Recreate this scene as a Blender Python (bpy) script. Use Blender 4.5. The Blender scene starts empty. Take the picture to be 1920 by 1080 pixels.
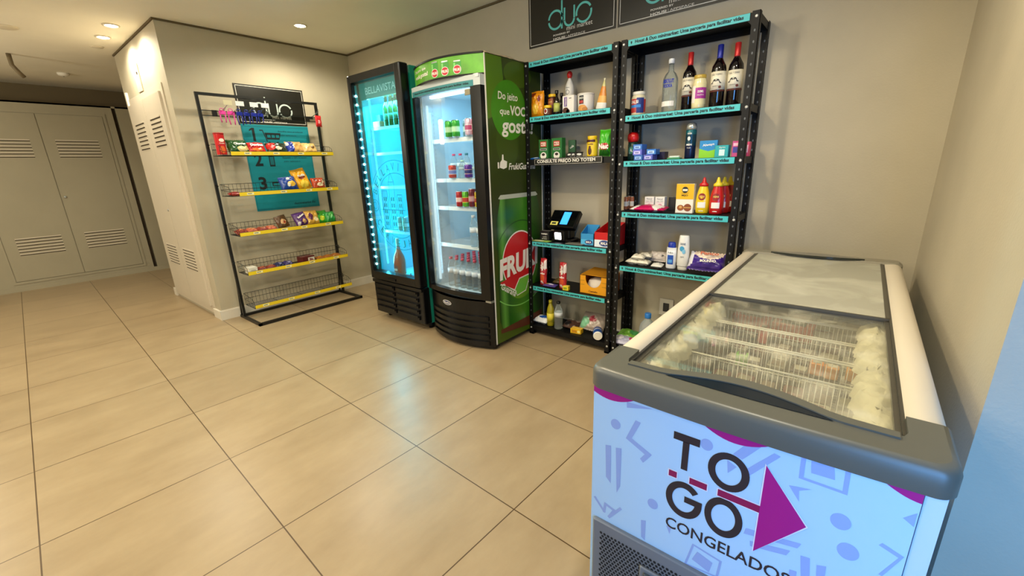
import bpy, bmesh, math, random
from mathutils import Vector, Matrix
random.seed(7)
PI = math.pi
scene = bpy.context.scene
COL = scene.collection

# ---------------------------------------------------------------- camera
H = 1.30
cam_d = bpy.data.cameras.new('camera')
cam = bpy.data.objects.new('camera', cam_d)
COL.objects.link(cam)
right = Vector((0.63019138, -0.77574366, -0.03287253))
down = Vector((-0.23416721, -0.14952342, -0.9606292))
fwd = Vector((0.7402868, 0.61307791, -0.2758821))
m = Matrix((right, -down, -fwd)).transposed().to_4x4()
m.translation = Vector((0, 0, H))
cam.matrix_world = m
cam_d.sensor_width = 36
cam_d.lens = 788.03 / 1920 * 36
cam_d.clip_start = 0.02
scene.camera = cam

# ---------------------------------------------------------------- world, exposure
world = bpy.data.worlds.new('world')
scene.world = world
world.use_nodes = True
world.node_tree.nodes['Background'].inputs['Color'].default_value = (0.25, 0.55, 1.0, 1)
world.node_tree.nodes['Background'].inputs['Strength'].default_value = 0.25
scene.view_settings.view_transform = 'Standard'
scene.view_settings.look = 'None'
scene.view_settings.gamma = 1
scene.view_settings.use_curve_mapping = False
scene.view_settings.exposure = 0.80

WARM = (1.0, 0.91, 0.70)
SPOT_W = 34
ROOM_LAMPS = [(2.03, 3.92), (0.977, 4.95), (0.986, 5.384), (0.55, 3.2), (0.95, 1.3), (-0.9, 2.2), (-0.9, 4.2), (1.25, 0.25)]


def lamp_area(name, loc, direction, size, power, color, size_y=None, spread=PI):
    d = bpy.data.lights.new(name, 'AREA')
    d.energy = power; d.color = color; d.size = size; d.spread = spread
    if size_y:
        d.shape = 'RECTANGLE'; d.size_y = size_y
    o = bpy.data.objects.new(name, d)
    COL.objects.link(o)
    o.location = loc
    o.rotation_euler = Vector(direction).to_track_quat('-Z', 'Y').to_euler()
    return o


# cool daylight from an area lamp set just inside the added, unseen window
lamp_area('daylight', (-0.50, -0.88, 0.95), (1.0, 0.05, -0.10), 1.0, 16, (0.13, 0.43, 1.0), 1.2, math.radians(118))
# unseen point lamps added to brighten the ceiling, walls and corridor
def lamp_point(name, loc, power, color, r):
    d = bpy.data.lights.new(name, 'POINT')
    d.energy = power; d.color = color; d.shadow_soft_size = r
    o = bpy.data.objects.new(name, d)
    COL.objects.link(o)
    o.location = loc


lamp_point('hall_fill', (-1.5, 2.6, 1.95), 47, (1.0, 0.93, 0.74), .25)
lamp_point('corridor_fill', (-1.1, 6.2, 1.95), 34, (1.0, 0.93, 0.74), .20)
lamp_area('shop_fill', (1.1, 1.6, 2.48), (0.25, 0.0, -1), 1.2, 15, (1.0, 0.94, 0.78), 1.6)  # unseen area fill added under the ceiling, no fixture there


# ---------------------------------------------------------------- materials
def lin(h):
    if isinstance(h, (tuple, list)):
        return tuple(h) + ((1,) if len(h) == 3 else ())
    h = h.lstrip('#')
    c = [int(h[i:i + 2], 16) / 255 for i in (0, 2, 4)]
    return tuple(x / 12.92 if x <= 0.04045 else ((x + 0.055) / 1.055) ** 2.4 for x in c) + (1,)


_M = {}


def mat(h, rough=0.5, metal=0.0, emit=0.0, var=0.0, vs=20, bump=0.0, bs=200, coat=0.0, spec=0.5):
    key = (str(h), rough, metal, emit, var, vs, bump, bs, coat, spec)
    if key in _M:
        return _M[key]
    ma = bpy.data.materials.new('mat_' + str(h).replace('#', ''))
    ma.use_nodes = True
    nt = ma.node_tree
    b = nt.nodes['Principled BSDF']
    c = lin(h)
    b.inputs['Base Color'].default_value = c
    b.inputs['Roughness'].default_value = rough
    b.inputs['Metallic'].default_value = metal
    b.inputs['Coat Weight'].default_value = coat
    b.inputs['Specular IOR Level'].default_value = spec
    if emit:
        b.inputs['Emission Color'].default_value = c
        b.inputs['Emission Strength'].default_value = emit
    if var or bump:
        tc = nt.nodes.new('ShaderNodeTexCoord')
    if var:
        n = nt.nodes.new('ShaderNodeTexNoise'); n.inputs['Scale'].default_value = vs
        n.inputs['Detail'].default_value = 5
        r = nt.nodes.new('ShaderNodeValToRGB')
        r.color_ramp.elements[0].position = 0.3; r.color_ramp.elements[1].position = 0.7
        r.color_ramp.elements[0].color = tuple(max(0, x * (1 - var)) for x in c[:3]) + (1,)
        r.color_ramp.elements[1].color = tuple(min(1, x * (1 + var)) for x in c[:3]) + (1,)
        nt.links.new(tc.outputs['Object'], n.inputs['Vector'])
        nt.links.new(n.outputs['Fac'], r.inputs['Fac'])
        nt.links.new(r.outputs['Color'], b.inputs['Base Color'])
    if bump:
        n2 = nt.nodes.new('ShaderNodeTexNoise'); n2.inputs['Scale'].default_value = bs
        n2.inputs['Detail'].default_value = 3
        bp = nt.nodes.new('ShaderNodeBump'); bp.inputs['Strength'].default_value = bump
        bp.inputs['Distance'].default_value = 0.003
        nt.links.new(tc.outputs['Object'], n2.inputs['Vector'])
        nt.links.new(n2.outputs['Fac'], bp.inputs['Height'])
        nt.links.new(bp.outputs['Normal'], b.inputs['Normal'])
    _M[key] = ma
    return ma


def glass_mat(name, tint=(1, 1, 1), gloss=0.08, haze=0.0, haze_col=(0.9, 0.9, 0.85), noise=0.0, scale=6, lo=.35, hi=.7):
    if name in _M:
        return _M[name]
    ma = bpy.data.materials.new(name); ma.use_nodes = True
    nt = ma.node_tree; nt.nodes.clear()
    N = nt.nodes.new; L = nt.links.new
    out = N('ShaderNodeOutputMaterial')
    tr = N('ShaderNodeBsdfTransparent'); tr.inputs['Color'].default_value = tuple(tint) + (1,)
    gl = N('ShaderNodeBsdfGlossy'); gl.inputs['Roughness'].default_value = 0.03
    fr = N('ShaderNodeLayerWeight'); fr.inputs['Blend'].default_value = 0.25
    mm = N('ShaderNodeMath'); mm.operation = 'MULTIPLY'; mm.inputs[1].default_value = gloss * 4
    L(fr.outputs['Fresnel'], mm.inputs[0])
    mx = N('ShaderNodeMixShader')
    L(mm.outputs[0], mx.inputs[0]); L(tr.outputs[0], mx.inputs[1]); L(gl.outputs[0], mx.inputs[2])
    last = mx
    if haze or noise:
        df = N('ShaderNodeBsdfDiffuse'); df.inputs['Color'].default_value = tuple(haze_col) + (1,)
        m2 = N('ShaderNodeMixShader')
        L(mx.outputs[0], m2.inputs[1]); L(df.outputs[0], m2.inputs[2])
        if noise:
            tc = N('ShaderNodeTexCoord')
            n = N('ShaderNodeTexNoise'); n.inputs['Scale'].default_value = scale; n.inputs['Detail'].default_value = 6
            n.inputs['Distortion'].default_value = 1.0
            mr = N('ShaderNodeMapRange')
            mr.inputs['From Min'].default_value = lo; mr.inputs['From Max'].default_value = hi
            mr.inputs['To Min'].default_value = haze; mr.inputs['To Max'].default_value = min(1, haze + noise)
            L(tc.outputs['Object'], n.inputs['Vector']); L(n.outputs['Fac'], mr.inputs['Value'])
            L(mr.outputs[0], m2.inputs[0])
        else:
            m2.inputs[0].default_value = haze
        last = m2
    L(last.outputs[0], out.inputs['Surface'])
    _M[name] = ma
    return ma


def ramp_mat(name, axis, z0, z1, stops, rough=0.4):
    """printed artwork: colour varies along one object axis"""
    ma = bpy.data.materials.new(name); ma.use_nodes = True
    nt = ma.node_tree; b = nt.nodes['Principled BSDF']
    tc = nt.nodes.new('ShaderNodeTexCoord'); sp = nt.nodes.new('ShaderNodeSeparateXYZ')
    mr = nt.nodes.new('ShaderNodeMapRange'); r = nt.nodes.new('ShaderNodeValToRGB')
    mr.inputs['From Min'].default_value = z0; mr.inputs['From Max'].default_value = z1
    nt.links.new(tc.outputs['Object'], sp.inputs[0]); nt.links.new(sp.outputs[axis], mr.inputs['Value'])
    nt.links.new(mr.outputs[0], r.inputs['Fac']); nt.links.new(r.outputs['Color'], b.inputs['Base Color'])
    els = r.color_ramp.elements
    els[0].position = stops[0][0]; els[0].color = lin(stops[0][1])
    els[1].position = stops[-1][0]; els[1].color = lin(stops[-1][1])
    for p, c in stops[1:-1]:
        e = els.new(p); e.color = lin(c)
    b.inputs['Roughness'].default_value = rough
    return ma


def floor_mat():
    ma = bpy.data.materials.new('porcelain_tiles'); ma.use_nodes = True
    nt = ma.node_tree; b = nt.nodes['Principled BSDF']; N = nt.nodes.new; L = nt.links.new
    tc = N('ShaderNodeTexCoord'); mp = N('ShaderNodeMapping')
    T = 0.628
    mp.inputs['Rotation'].default_value = (0, 0, 0.0321)
    L(tc.outputs['Object'], mp.inputs['Vector'])
    off = N('ShaderNodeVectorMath'); off.operation = 'ADD'
    off.inputs[1].default_value = (FLOOR_OX, FLOOR_OY, 0)
    L(mp.outputs[0], off.inputs[0])
    sc = N('ShaderNodeVectorMath'); sc.operation = 'DIVIDE'; sc.inputs[1].default_value = (FLOOR_A, FLOOR_B, 1)
    L(off.outputs[0], sc.inputs[0])
    sp = N('ShaderNodeSeparateXYZ'); L(sc.outputs[0], sp.inputs[0])

    def groove(o):
        f = N('ShaderNodeMath'); f.operation = 'FRACT'; L(o, f.inputs[0])
        s = N('ShaderNodeMath'); s.operation = 'SUBTRACT'; s.inputs[1].default_value = .5; L(f.outputs[0], s.inputs[0])
        a = N('ShaderNodeMath'); a.operation = 'ABSOLUTE'; L(s.outputs[0], a.inputs[0])
        g = N('ShaderNodeMath'); g.operation = 'GREATER_THAN'; g.inputs[1].default_value = .5 - .0023 / T; L(a.outputs[0], g.inputs[0])
        return g.outputs[0]
    mx = N('ShaderNodeMath'); mx.operation = 'MAXIMUM'
    L(groove(sp.outputs[0]), mx.inputs[0]); L(groove(sp.outputs[1]), mx.inputs[1])
    n = N('ShaderNodeTexNoise'); n.inputs['Scale'].default_value = 2.2; n.inputs['Detail'].default_value = 8; n.inputs['Roughness'].default_value = .65
    st = N('ShaderNodeMapping'); st.inputs['Scale'].default_value = (1, 2.2, 1); L(tc.outputs['Object'], st.inputs[0]); L(st.outputs[0], n.inputs['Vector'])
    r = N('ShaderNodeValToRGB'); L(n.outputs['Fac'], r.inputs['Fac'])
    r.color_ramp.elements[0].position = .3; r.color_ramp.elements[0].color = lin('#948063')
    r.color_ramp.elements[1].position = .72; r.color_ramp.elements[1].color = lin('#a79374')
    # each tile slightly different
    fl = N('ShaderNodeVectorMath'); fl.operation = 'FLOOR'; L(sc.outputs[0], fl.inputs[0])
    wn = N('ShaderNodeTexWhiteNoise'); wn.noise_dimensions = '3D'; L(fl.outputs[0], wn.inputs['Vector'])
    mr = N('ShaderNodeMapRange'); mr.inputs['To Min'].default_value = .95; mr.inputs['To Max'].default_value = 1.03; L(wn.outputs['Value'], mr.inputs['Value'])
    ml = N('ShaderNodeVectorMath'); ml.operation = 'SCALE'; L(r.outputs['Color'], ml.inputs[0]); L(mr.outputs[0], ml.inputs['Scale'])
    mix = N('ShaderNodeMix'); mix.data_type = 'RGBA'; L(mx.outputs[0], mix.inputs['Factor']); L(ml.outputs[0], mix.inputs['A'])
    mix.inputs['B'].default_value = lin('#4e3a22')
    L(mix.outputs['Result'], b.inputs['Base Color'])
    b.inputs['Roughness'].default_value = 0.30
    b.inputs['Specular IOR Level'].default_value = 0.42
    rr = N('ShaderNodeMapRange'); rr.inputs['To Min'].default_value = .26; rr.inputs['To Max'].default_value = .40
    L(n.outputs['Fac'], rr.inputs['Value']); L(rr.outputs[0], b.inputs['Roughness'])
    bp = N('ShaderNodeBump'); bp.inputs['Strength'].default_value = .6; bp.inputs['Distance'].default_value = .002; bp.invert = True
    L(mx.outputs[0], bp.inputs['Height']); L(bp.outputs[0], b.inputs['Normal'])
    return ma


FLOOR_A, FLOOR_B = 0.4795 * 1.30, 0.4867 * 1.30
FLOOR_OX, FLOOR_OY = 0.1884 * 1.30, -2.6505 * 1.30


# ---------------------------------------------------------------- mesh builder
_TC = {}


def text_geo(s, bold):
    k = (s, bold)
    if k in _TC:
        return _TC[k]
    cu = bpy.data.curves.new('t', 'FONT')
    cu.body = s; cu.size = 1; cu.resolution_u = 3
    if bold:
        cu.offset = bold
    o = bpy.data.objects.new('t', cu)
    me = bpy.data.meshes.new_from_object(o)
    vs = [v.co.copy() for v in me.vertices]
    fs = [tuple(p.vertices) for p in me.polygons]
    bpy.data.objects.remove(o); bpy.data.meshes.remove(me); bpy.data.curves.remove(cu)
    _TC[k] = (vs, fs)
    return _TC[k]


XF = (Vector((1, 0, 0)), Vector((0, 0, 1)))          # front face: right, up
XS = (Vector((0, 1, 0)), Vector((0, 0, 1)))          # +x side face


class MB:
    def __init__(self):
        self.v = []; self.f = []; self.m = []; self.mats = []; self.smooth = []

    def mi(self, ma):
        if ma not in self.mats:
            self.mats.append(ma)
        return self.mats.index(ma)

    def add(self, vs, fs, ma, smooth=False):
        b = len(self.v); i = self.mi(ma)
        self.v += [Vector(p) for p in vs]
        for f in fs:
            self.f.append(tuple(b + k for k in f)); self.m.append(i); self.smooth.append(smooth)
        return self

    def box(self, x0, x1, y0, y1, z0, z1, ma, front=None):
        vs = [(x0, y0, z0), (x1, y0, z0), (x1, y1, z0), (x0, y1, z0), (x0, y0, z1), (x1, y0, z1), (x1, y1, z1), (x0, y1, z1)]
        fs = [(3, 2, 1, 0), (4, 5, 6, 7), (0, 1, 5, 4), (1, 2, 6, 5), (2, 3, 7, 6), (3, 0, 4, 7)]
        self.add(vs, fs, ma)
        if front:
            self.m[-4] = self.mi(front)
        return self

    def rbox(self, x0, x1, y0, y1, z0, z1, r, ma, seg=3):
        """box with rounded vertical edges and small top/bottom bevel"""
        pts = []
        for cx, cy, a0 in ((x1 - r, y1 - r, 0), (x0 + r, y1 - r, 90), (x0 + r, y0 + r, 180), (x1 - r, y0 + r, 270)):
            for k in range(seg + 1):
                a = math.radians(a0 + 90 * k / seg)
                pts.append((cx + r * math.cos(a), cy + r * math.sin(a)))
        e = min(r * .5, (z1 - z0) * .3)
        cxm, cym = (x0 + x1) / 2, (y0 + y1) / 2
        sx = 1 - e / max(1e-6, (x1 - x0) / 2); sy = 1 - e / max(1e-6, (y1 - y0) / 2)
        ins = [(cxm + (px - cxm) * sx, cym + (py - cym) * sy) for px, py in pts]
        rings = [[(p[0], p[1], z0) for p in ins], [(p[0], p[1], z0 + e) for p in pts], [(p[0], p[1], z1 - e) for p in pts], [(p[0], p[1], z1) for p in ins]]
        n = len(pts); vs = [q for rg in rings for q in rg]
        fs = []
        for k in range(3):
            for j in range(n):
                a = k * n + j; b = k * n + (j + 1) % n
                fs.append((a, b, b + n, a + n))
        fs += [tuple(reversed(range(n))), tuple(range(3 * n, 4 * n))]
        return self.add(vs, fs, ma)

    def prism(self, pts, org, right, up, d0, d1, ma):
        """2D polygon in a plane frame, extruded along normal right x up from d0 to d1"""
        org, right, up = Vector(org), Vector(right), Vector(up); nrm = right.cross(up)
        n = len(pts)
        A = [org + right * a + up * b + nrm * d0 for a, b in pts]
        B = [org + right * a + up * b + nrm * d1 for a, b in pts]
        fs = [tuple(reversed(range(n))), tuple(range(n, 2 * n))]
        for j in range(n):
            k = (j + 1) % n
            fs.append((j, k, k + n, j + n))
        return self.add(A + B, fs, ma)

    def decal(self, pts, org, frame, ma, off=0.0008):
        org = Vector(org); r, u = frame; nrm = r.cross(u)
        return self.add([org + r * a + u * b + nrm * off for a, b in pts], [tuple(range(len(pts)))], ma)

    def rect(self, x0, x1, z0, z1, org, frame, ma, off=0.0008):
        n = 6 if x1 - x0 > .012 else 1
        for k in range(n):
            a = x0 + (x1 - x0) * k / n; b = x0 + (x1 - x0) * (k + 1) / n
            self.decal([(a, z0), (b, z0), (b, z1), (a, z1)], org, frame, ma, off)
        return self

    def ell(self, cx, cz, rx, rz, org, frame, ma, off=0.0008, n=28, a0=0, a1=360):
        full = abs(a1 - a0) >= 360
        if full and rx < .07 and n > 8:
            for i in range(n // 2):
                t0 = PI - 2 * PI * i / n; t1 = PI - 2 * PI * (i + 1) / n
                xa, za = rx * math.cos(t0), rz * math.sin(t0); xb, zb = rx * math.cos(t1), rz * math.sin(t1)
                P = [(cx + xa, cz - za), (cx + xb, cz - zb), (cx + xb, cz + zb), (cx + xa, cz + za)]
                if i == 0: P = [P[0], P[1], P[2]]
                elif i == n // 2 - 1: P = [P[0], P[1], P[3]]
                self.decal(P, org, frame, ma, off)
            return self
        k = n if full else n + 1
        pts = [(cx + rx * math.cos(math.radians(a0 + (a1 - a0) * i / n)), cz + rz * math.sin(math.radians(a0 + (a1 - a0) * i / n))) for i in range(k)]
        return self.decal(pts, org, frame, ma, off)

    def ring(self, cx, cz, r0, r1, org, frame, ma, off=0.0008, n=36, a0=0, a1=360, clip=None):
        org = Vector(org); r, u = frame; nrm = r.cross(u)
        vs = []; fs = []
        for i in range(n + 1):
            a = math.radians(a0 + (a1 - a0) * i / n)
            for rr in (r0, r1):
                vs.append(org + r * (cx + rr * math.cos(a)) + u * (cz + rr * math.sin(a)) + nrm * off)
        for i in range(n):
            f = (2 * i, 2 * i + 1, 2 * i + 3, 2 * i + 2)
            if clip and any((vs[q] - org).dot(r) > clip for q in f):
                continue
            fs.append(f)
        return self.add(vs, fs, ma)

    def text(self, s, cx, cz, w, h, org, frame, ma, off=0.0012, bold=0.0, rot=0, slant=0, fit=True):
        """text fitted to a w x h box centred at (cx,cz) of the plane frame"""
        vs, fs = text_geo(s, bold)
        if not vs:
            return self
        org = Vector(org); r, u = frame; nrm = r.cross(u)
        x0 = min(v.x for v in vs); x1 = max(v.x for v in vs); y0 = min(v.y for v in vs); y1 = max(v.y for v in vs)
        sx = w / (x1 - x0) if w else h / (y1 - y0); sy = h / (y1 - y0) if h else sx
        if not w: sx = sy
        ca, sa = math.cos(rot), math.sin(rot)
        out = []
        for v in vs:
            a = (v.x - (x0 + x1) / 2) * sx; b = (v.y - (y0 + y1) / 2) * sy
            a += slant * b
            a, b = a * ca - b * sa, a * sa + b * ca
            out.append(org + r * (cx + a) + u * (cz + b) + nrm * off)
        return self.add(out, fs, ma)

    def tube(self, pts, r, ma, seg=6, closed=False):
        pts = [Vector(p) for p in pts]; n = len(pts); rings = []
        for i, p in enumerate(pts):
            if closed:
                t = (pts[(i + 1) % n] - pts[i - 1]).normalized()
            else:
                t = (pts[min(i + 1, n - 1)] - pts[max(i - 1, 0)]).normalized()
            a = Vector((0, 0, 1)) if abs(t.z) < .9 else Vector((1, 0, 0))
            e1 = t.cross(a).normalized(); e2 = t.cross(e1)
            rings.append([p + e1 * r * math.cos(2 * PI * k / seg) + e2 * r * math.sin(2 * PI * k / seg) for k in range(seg)])
        vs = [q for rg in rings for q in rg]; fs = []
        for i in range(n if closed else n - 1):
            for k in range(seg):
                a = i * seg + k; b = i * seg + (k + 1) % seg
                c = ((i + 1) % n) * seg + (k + 1) % seg; d = ((i + 1) % n) * seg + k
                fs.append((a, b, c, d))
        if not closed:
            fs += [tuple(reversed(range(seg))), tuple(range((n - 1) * seg, n * seg))]
        return self.add(vs, fs, ma, True)

    def bar(self, p, q, w, h, ma):
        """square section bar between two points"""
        p, q = Vector(p), Vector(q); t = (q - p).normalized()
        a = Vector((0, 0, 1)) if abs(t.z) < .9 else Vector((0, 1, 0))
        e1 = t.cross(a).normalized() * w / 2; e2 = t.cross(e1).normalized() * h / 2
        vs = [p - e1 - e2, p + e1 - e2, p + e1 + e2, p - e1 + e2, q - e1 - e2, q + e1 - e2, q + e1 + e2, q - e1 + e2]
        return self.add(vs, [(3, 2, 1, 0), (4, 5, 6, 7), (0, 1, 5, 4), (1, 2, 6, 5), (2, 3, 7, 6), (3, 0, 4, 7)], ma)

    def lathe(self, prof, ma, c=(0, 0), seg=20, sx=1, sy=1, axis='z'):
        """prof: list of (r, z[, material for the segment above])"""
        vs = []; base = len(self.v)
        for p in prof:
            for k in range(seg):
                a = 2 * PI * k / seg
                x, y, z = p[0] * math.cos(a) * sx, p[0] * math.sin(a) * sy, p[1]
                vs.append((c[0] + x, c[1] + y, z))
        self.v += [Vector(v) for v in vs]
        for i in range(len(prof) - 1):
            mm = prof[i][2] if len(prof[i]) > 2 and prof[i][2] else ma
            for k in range(seg):
                a = i * seg + k; b = i * seg + (k + 1) % seg
                self.f.append(tuple(base + q for q in (a, b, b + seg, a + seg))); self.m.append(self.mi(mm)); self.smooth.append(True)
        for ring, rev in ((0, True), (len(prof) - 1, False)):
            if prof[ring][0] > 1e-5:
                q = [base + ring * seg + k for k in range(seg)]
                self.f.append(tuple(reversed(q)) if rev else tuple(q)); self.m.append(self.mi(prof[ring][2] if len(prof[ring]) > 2 and prof[ring][2] else ma)); self.smooth.append(False)
        return self

    def build(self, name, parent=None, warp=None, xf=None):
        me = bpy.data.meshes.new(name)
        vs = [warp(v) for v in self.v] if warp else self.v
        if xf:
            vs = [xf @ v for v in vs]
        me.from_pydata([tuple(v) for v in vs], [], self.f)
        for ma in self.mats:
            me.materials.append(ma)
        me.polygons.foreach_set('material_index', self.m)
        me.polygons.foreach_set('use_smooth', self.smooth)
        me.update()
        o = bpy.data.objects.new(name, me)
        COL.objects.link(o)
        if parent:
            o.parent = parent
        return o


def tag(o, label, cat, group=None, kind=None):
    if label: o['label'] = label
    if cat: o['category'] = cat
    if group: o['group'] = group
    if kind: o['kind'] = kind
    return o


def thing(name, label, cat, loc=(0, 0, 0), rotz=0.0, group=None):
    o = bpy.data.objects.new(name, None)
    COL.objects.link(o)
    o.empty_display_size = .05
    o.location = loc; o.rotation_euler = (0, 0, rotz)
    return tag(o, label, cat, group)


def place(o, loc, rotz=0.0):
    o.location = loc; o.rotation_euler = (0, 0, rotz)
    return o


def struct(name, mb):
    o = mb.build(name)
    o['kind'] = 'structure'
    return o


def dup(root, loc, rotz=None, label=None):
    r = root.copy(); COL.objects.link(r); r.location = loc
    if rotz is not None: r.rotation_euler = (0, 0, rotz)
    if label: r['label'] = label
    for ch in list(root.children):
        c = ch.copy(); COL.objects.link(c); c.parent = r
        for g in ch.children:
            d = g.copy(); COL.objects.link(d); d.parent = c
    return r


E = -PI / 2           # things on the east (shelf) wall face -X

# colours in use
BLACK = mat('#070708', .5, spec=.3)
BLACKP = mat('#08080a', .28, spec=.4)
WALL = mat('#b1a893', .75, var=.05, vs=3, bump=.25, bs=120)
WHITE = mat('#ece8de', .45)
TEAL = mat('#46b9bd', .45)
INK = mat('#0d1a1e', .6)
STEEL = mat('#b8bcc0', .3, .9)
GLASS = glass_mat('clear_glass', (0.96, 0.98, 0.98), .10)

# ================================================================= SETTING
CH = 2.52
XE = 2.815            # east wall
YN = 4.52             # north (snack) wall
YR = -0.256           # right wall
YF = 8.02             # far door wall
fm = floor_mat()
struct('floor', MB().box(-3.6, 3.1, -2.6, 8.7, -.1, 0, fm))
ceil_m = mat('#ece6d6', .8, var=.03, vs=2, bump=.1, bs=60)
struct('ceiling', MB().box(-3.6, 3.1, -2.6, 8.7, CH, CH + .1, ceil_m))
struct('wall_east', MB().box(XE, XE + .15, YR - .1, YN + .02, 0, CH, WALL))
struct('wall_right', MB().box(1.18, XE + .15, -2.6, YR, 0, CH, WALL))
closet_m = mat('#c9bfae', .42, var=.03, vs=2)
mb = MB().box(1.157, 2.95, YN, 6.07, 0, CH, WALL)
struct('wall_north', mb)
mb = MB().box(1.157, 2.95, 6.07, 8.6, 0, CH, WALL)
mb = MB().box(2.3, 2.45, 6.07, 8.6, 0, CH, WALL)
struct('wall_passage', mb)
struct('wall_far', MB().box(-3.6, 2.4, 8.45, 8.6, 0, CH, mat('#6e6046', .85, var=.05, vs=2)))
struct('wall_west', MB().box(-3.6, -3.45, -2.6, 8.5, 0, CH, WALL))
mb = MB()
mb.box(-3.6, 1.2, -2.6, -2.45, 0, CH, WALL)
struct('wall_south', mb)
mb = MB().box(-.70, -.60, -2.45, -1.70, 0, CH, WALL).box(-.70, -.60, -.42, -.35, 0, CH, WALL).box(-.70, -.60, -1.70, -.42, 1.75, CH, WALL).box(-.70, -.60, -1.70, -.42, 0, .25, WALL)  # unseen wall and window, added to give the blue light a source
struct('wall_added', mb)
w = struct('window_added', MB().box(-.66, -.65, -1.70, -.42, .25, 1.75, GLASS))
fr = MB()
for y in (-1.70, -1.08, -.46):
    fr.box(-.68, -.63, y, y + .04, .25, 1.75, WHITE)
fr.box(-.68, -.63, -1.70, -.42, .25, .29, WHITE).box(-.68, -.63, -1.70, -.42, 1.71, 1.75, WHITE)
fr.build('window_added_frame', w)
# dark strips at the ceiling, coloured as the shade of a shadow gap
gap = mat('#5d5138', .9)
struct('gap_shade_1', MB().box(1.145, XE, YN - .012, YN, CH - .014, CH - .001, gap))
struct('gap_shade_2', MB().box(XE - .012, XE, YR, YN - .012, CH - .014, CH - .001, gap))
struct('gap_shade_3', MB().box(1.145, 1.157, YN, 6.07, CH - .014, CH - .001, gap))
# baseboards
bb = mat('#d6cfc2', .45)
struct('baseboard_north', MB().box(1.139, XE, YN - .016, YN, 0, .085, bb).box(1.139, XE, YN - .010, YN, .085, .092, bb))
struct('baseboard_closet', MB().box(1.139, 1.157, YN - .0, 4.70, 0, .085, bb).box(1.139, 1.157, 5.98, 6.07, 0, .085, bb))
struct('baseboard_east', MB().box(XE - .016, XE, YR, YN - .016, 0, .085, bb))
struct('baseboard_right', MB().box(1.18, XE - .016, YR, YR + .014, 0, .085, bb))

# closet doors on the west face of the north block (plane x = 1.157)
WF = (Vector((0, -1, 0)), Vector((0, 0, 1)))          # faces -X, right = -Y
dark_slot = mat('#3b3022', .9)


def louvres(mb, x0, x1, z0, z1, n, org, frame, d=.004):
    """slots of a sheet door: dark strip painted as recess shade under a raised lip"""
    r, u = frame
    for k in range(n):
        z = z0 + (z1 - z0) * k / (n - 1)
        mb.prism([(x0, z), (x1, z), (x1, z + .012), (x0, z + .012)], org, r, u, 0, d, closet_m)
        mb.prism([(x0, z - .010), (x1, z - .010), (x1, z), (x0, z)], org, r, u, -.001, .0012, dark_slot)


org = Vector((1.157, 0, 0))
fr = MB()
# local a = -Y
fr.prism([(-6.0, .03), (-4.68, .03), (-4.68, 2.08), (-6.0, 2.08)], org, WF[0], WF[1], 0, .008, closet_m)
d3 = struct('door_3', fr)
for (a0, a1) in ((-5.93, -5.345), (-5.335, -4.75)):
    l = MB().prism([(a0, .10), (a1, .10), (a1, 2.02), (a0, 2.02)], org, WF[0], WF[1], .008, .024, closet_m)
    o2 = org - Vector((.024, 0, 0))
    louvres(l, a0 + .12, a1 - .12, 1.60, 1.83, 7, o2, WF)
    louvres(l, a0 + .12, a1 - .12, .44, .62, 7, o2, WF)
    l.build('door_leaf', d3)
MB().lathe([(.011, 0), (.011, .006), (.006, .008)], STEEL, seg=12).build('door_handle', d3, xf=Matrix.Translation((1.133, 5.38, 1.0)) @ Matrix.Rotation(-PI / 2, 4, 'Y'))
t = thing('electrical_panel', 'small flush electrical box cover high on the lit closet wall', 'electrical box', (1.157, 5.36, 2.20), E)
MB().box(-.07, .07, -.012, 0, -.11, .11, closet_m).build('cover', t)
MB().box(-.075, .075, -.004, 0, -.12, .12, mat('#8d7c5c', .7)).build('rim', t)
MB().box(.04, .055, -.018, -.012, .03, .05, dark_slot).build('latch', t)
t = thing('cable_duct', 'short white vertical cable duct beside the far closet corner', 'cable duct', (1.157, 5.93, 1.95), E)
MB().rbox(-.02, .02, -.02, 0, 0, .2, .004, WHITE).build('duct_body', t)

# far door wall, panelling in front of a dark recess
dw = mat('#9c9580', .6, var=.04, vs=2)
SF = XF
org = Vector((0, YF, 0))
mb = MB().box(-3.45, 1.35, YF, YF + .06, 0, 2.262, dw).box(1.392, 2.3, YF, YF + .06, 0, 2.262, dw)
mb.box(1.35, 1.392, YF + .05, YF + .06, 0, 2.262, dark_slot)
mb.box(-3.45, 2.3, YF, 8.45, 2.242, 2.262, dw)
struct('trim_4', mb)


def double_door(nm, x0, xm, x1):
    fr = MB()
    for a, b2 in ((x0 - .03, x0), (x1, x1 + .03)):
        fr.box(a, b2, YF - .008, YF, .09, 2.16, dw)
    fr.box(x0, x1, YF - .008, YF, 2.13, 2.16, dw).box(x0, x1, YF - .008, YF, .09, .12, dw)
    d = struct(nm, fr)
    for a0, a1 in ((x0 + .006, xm - .004), (xm + .004, x1 - .006)):
        l = MB().box(a0, a1, YF - .012, YF - .001, .126, 2.124, dw)
        o2 = Vector((0, YF - .012, 0)); c = (a0 + a1) / 2
        louvres(l, c - .20, c + .20, 1.62, 1.81, 6, o2, SF)
        louvres(l, c - .20, c + .20, .45, .64, 6, o2, SF)
        l.build('door_leaf', d)
    MB().lathe([(.014, 0), (.014, .01), (.008, .014)], STEEL, seg=12).build('door_handle', d, xf=Matrix.Translation((xm + .04, YF - .012, 1.12)) @ Matrix.Rotation(PI / 2, 4, 'X'))


double_door('door_1', .0, .62, 1.24)
double_door('door_2', -1.62, -1.0, -.38)
struct('trim_5', MB().box(-.20, -.16, YF - .002, YF, .1, 2.24, dark_slot))
struct('baseboard_far', MB().box(-3.45, 2.3, YF - .012, YF, 0, .055, dw))

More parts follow.
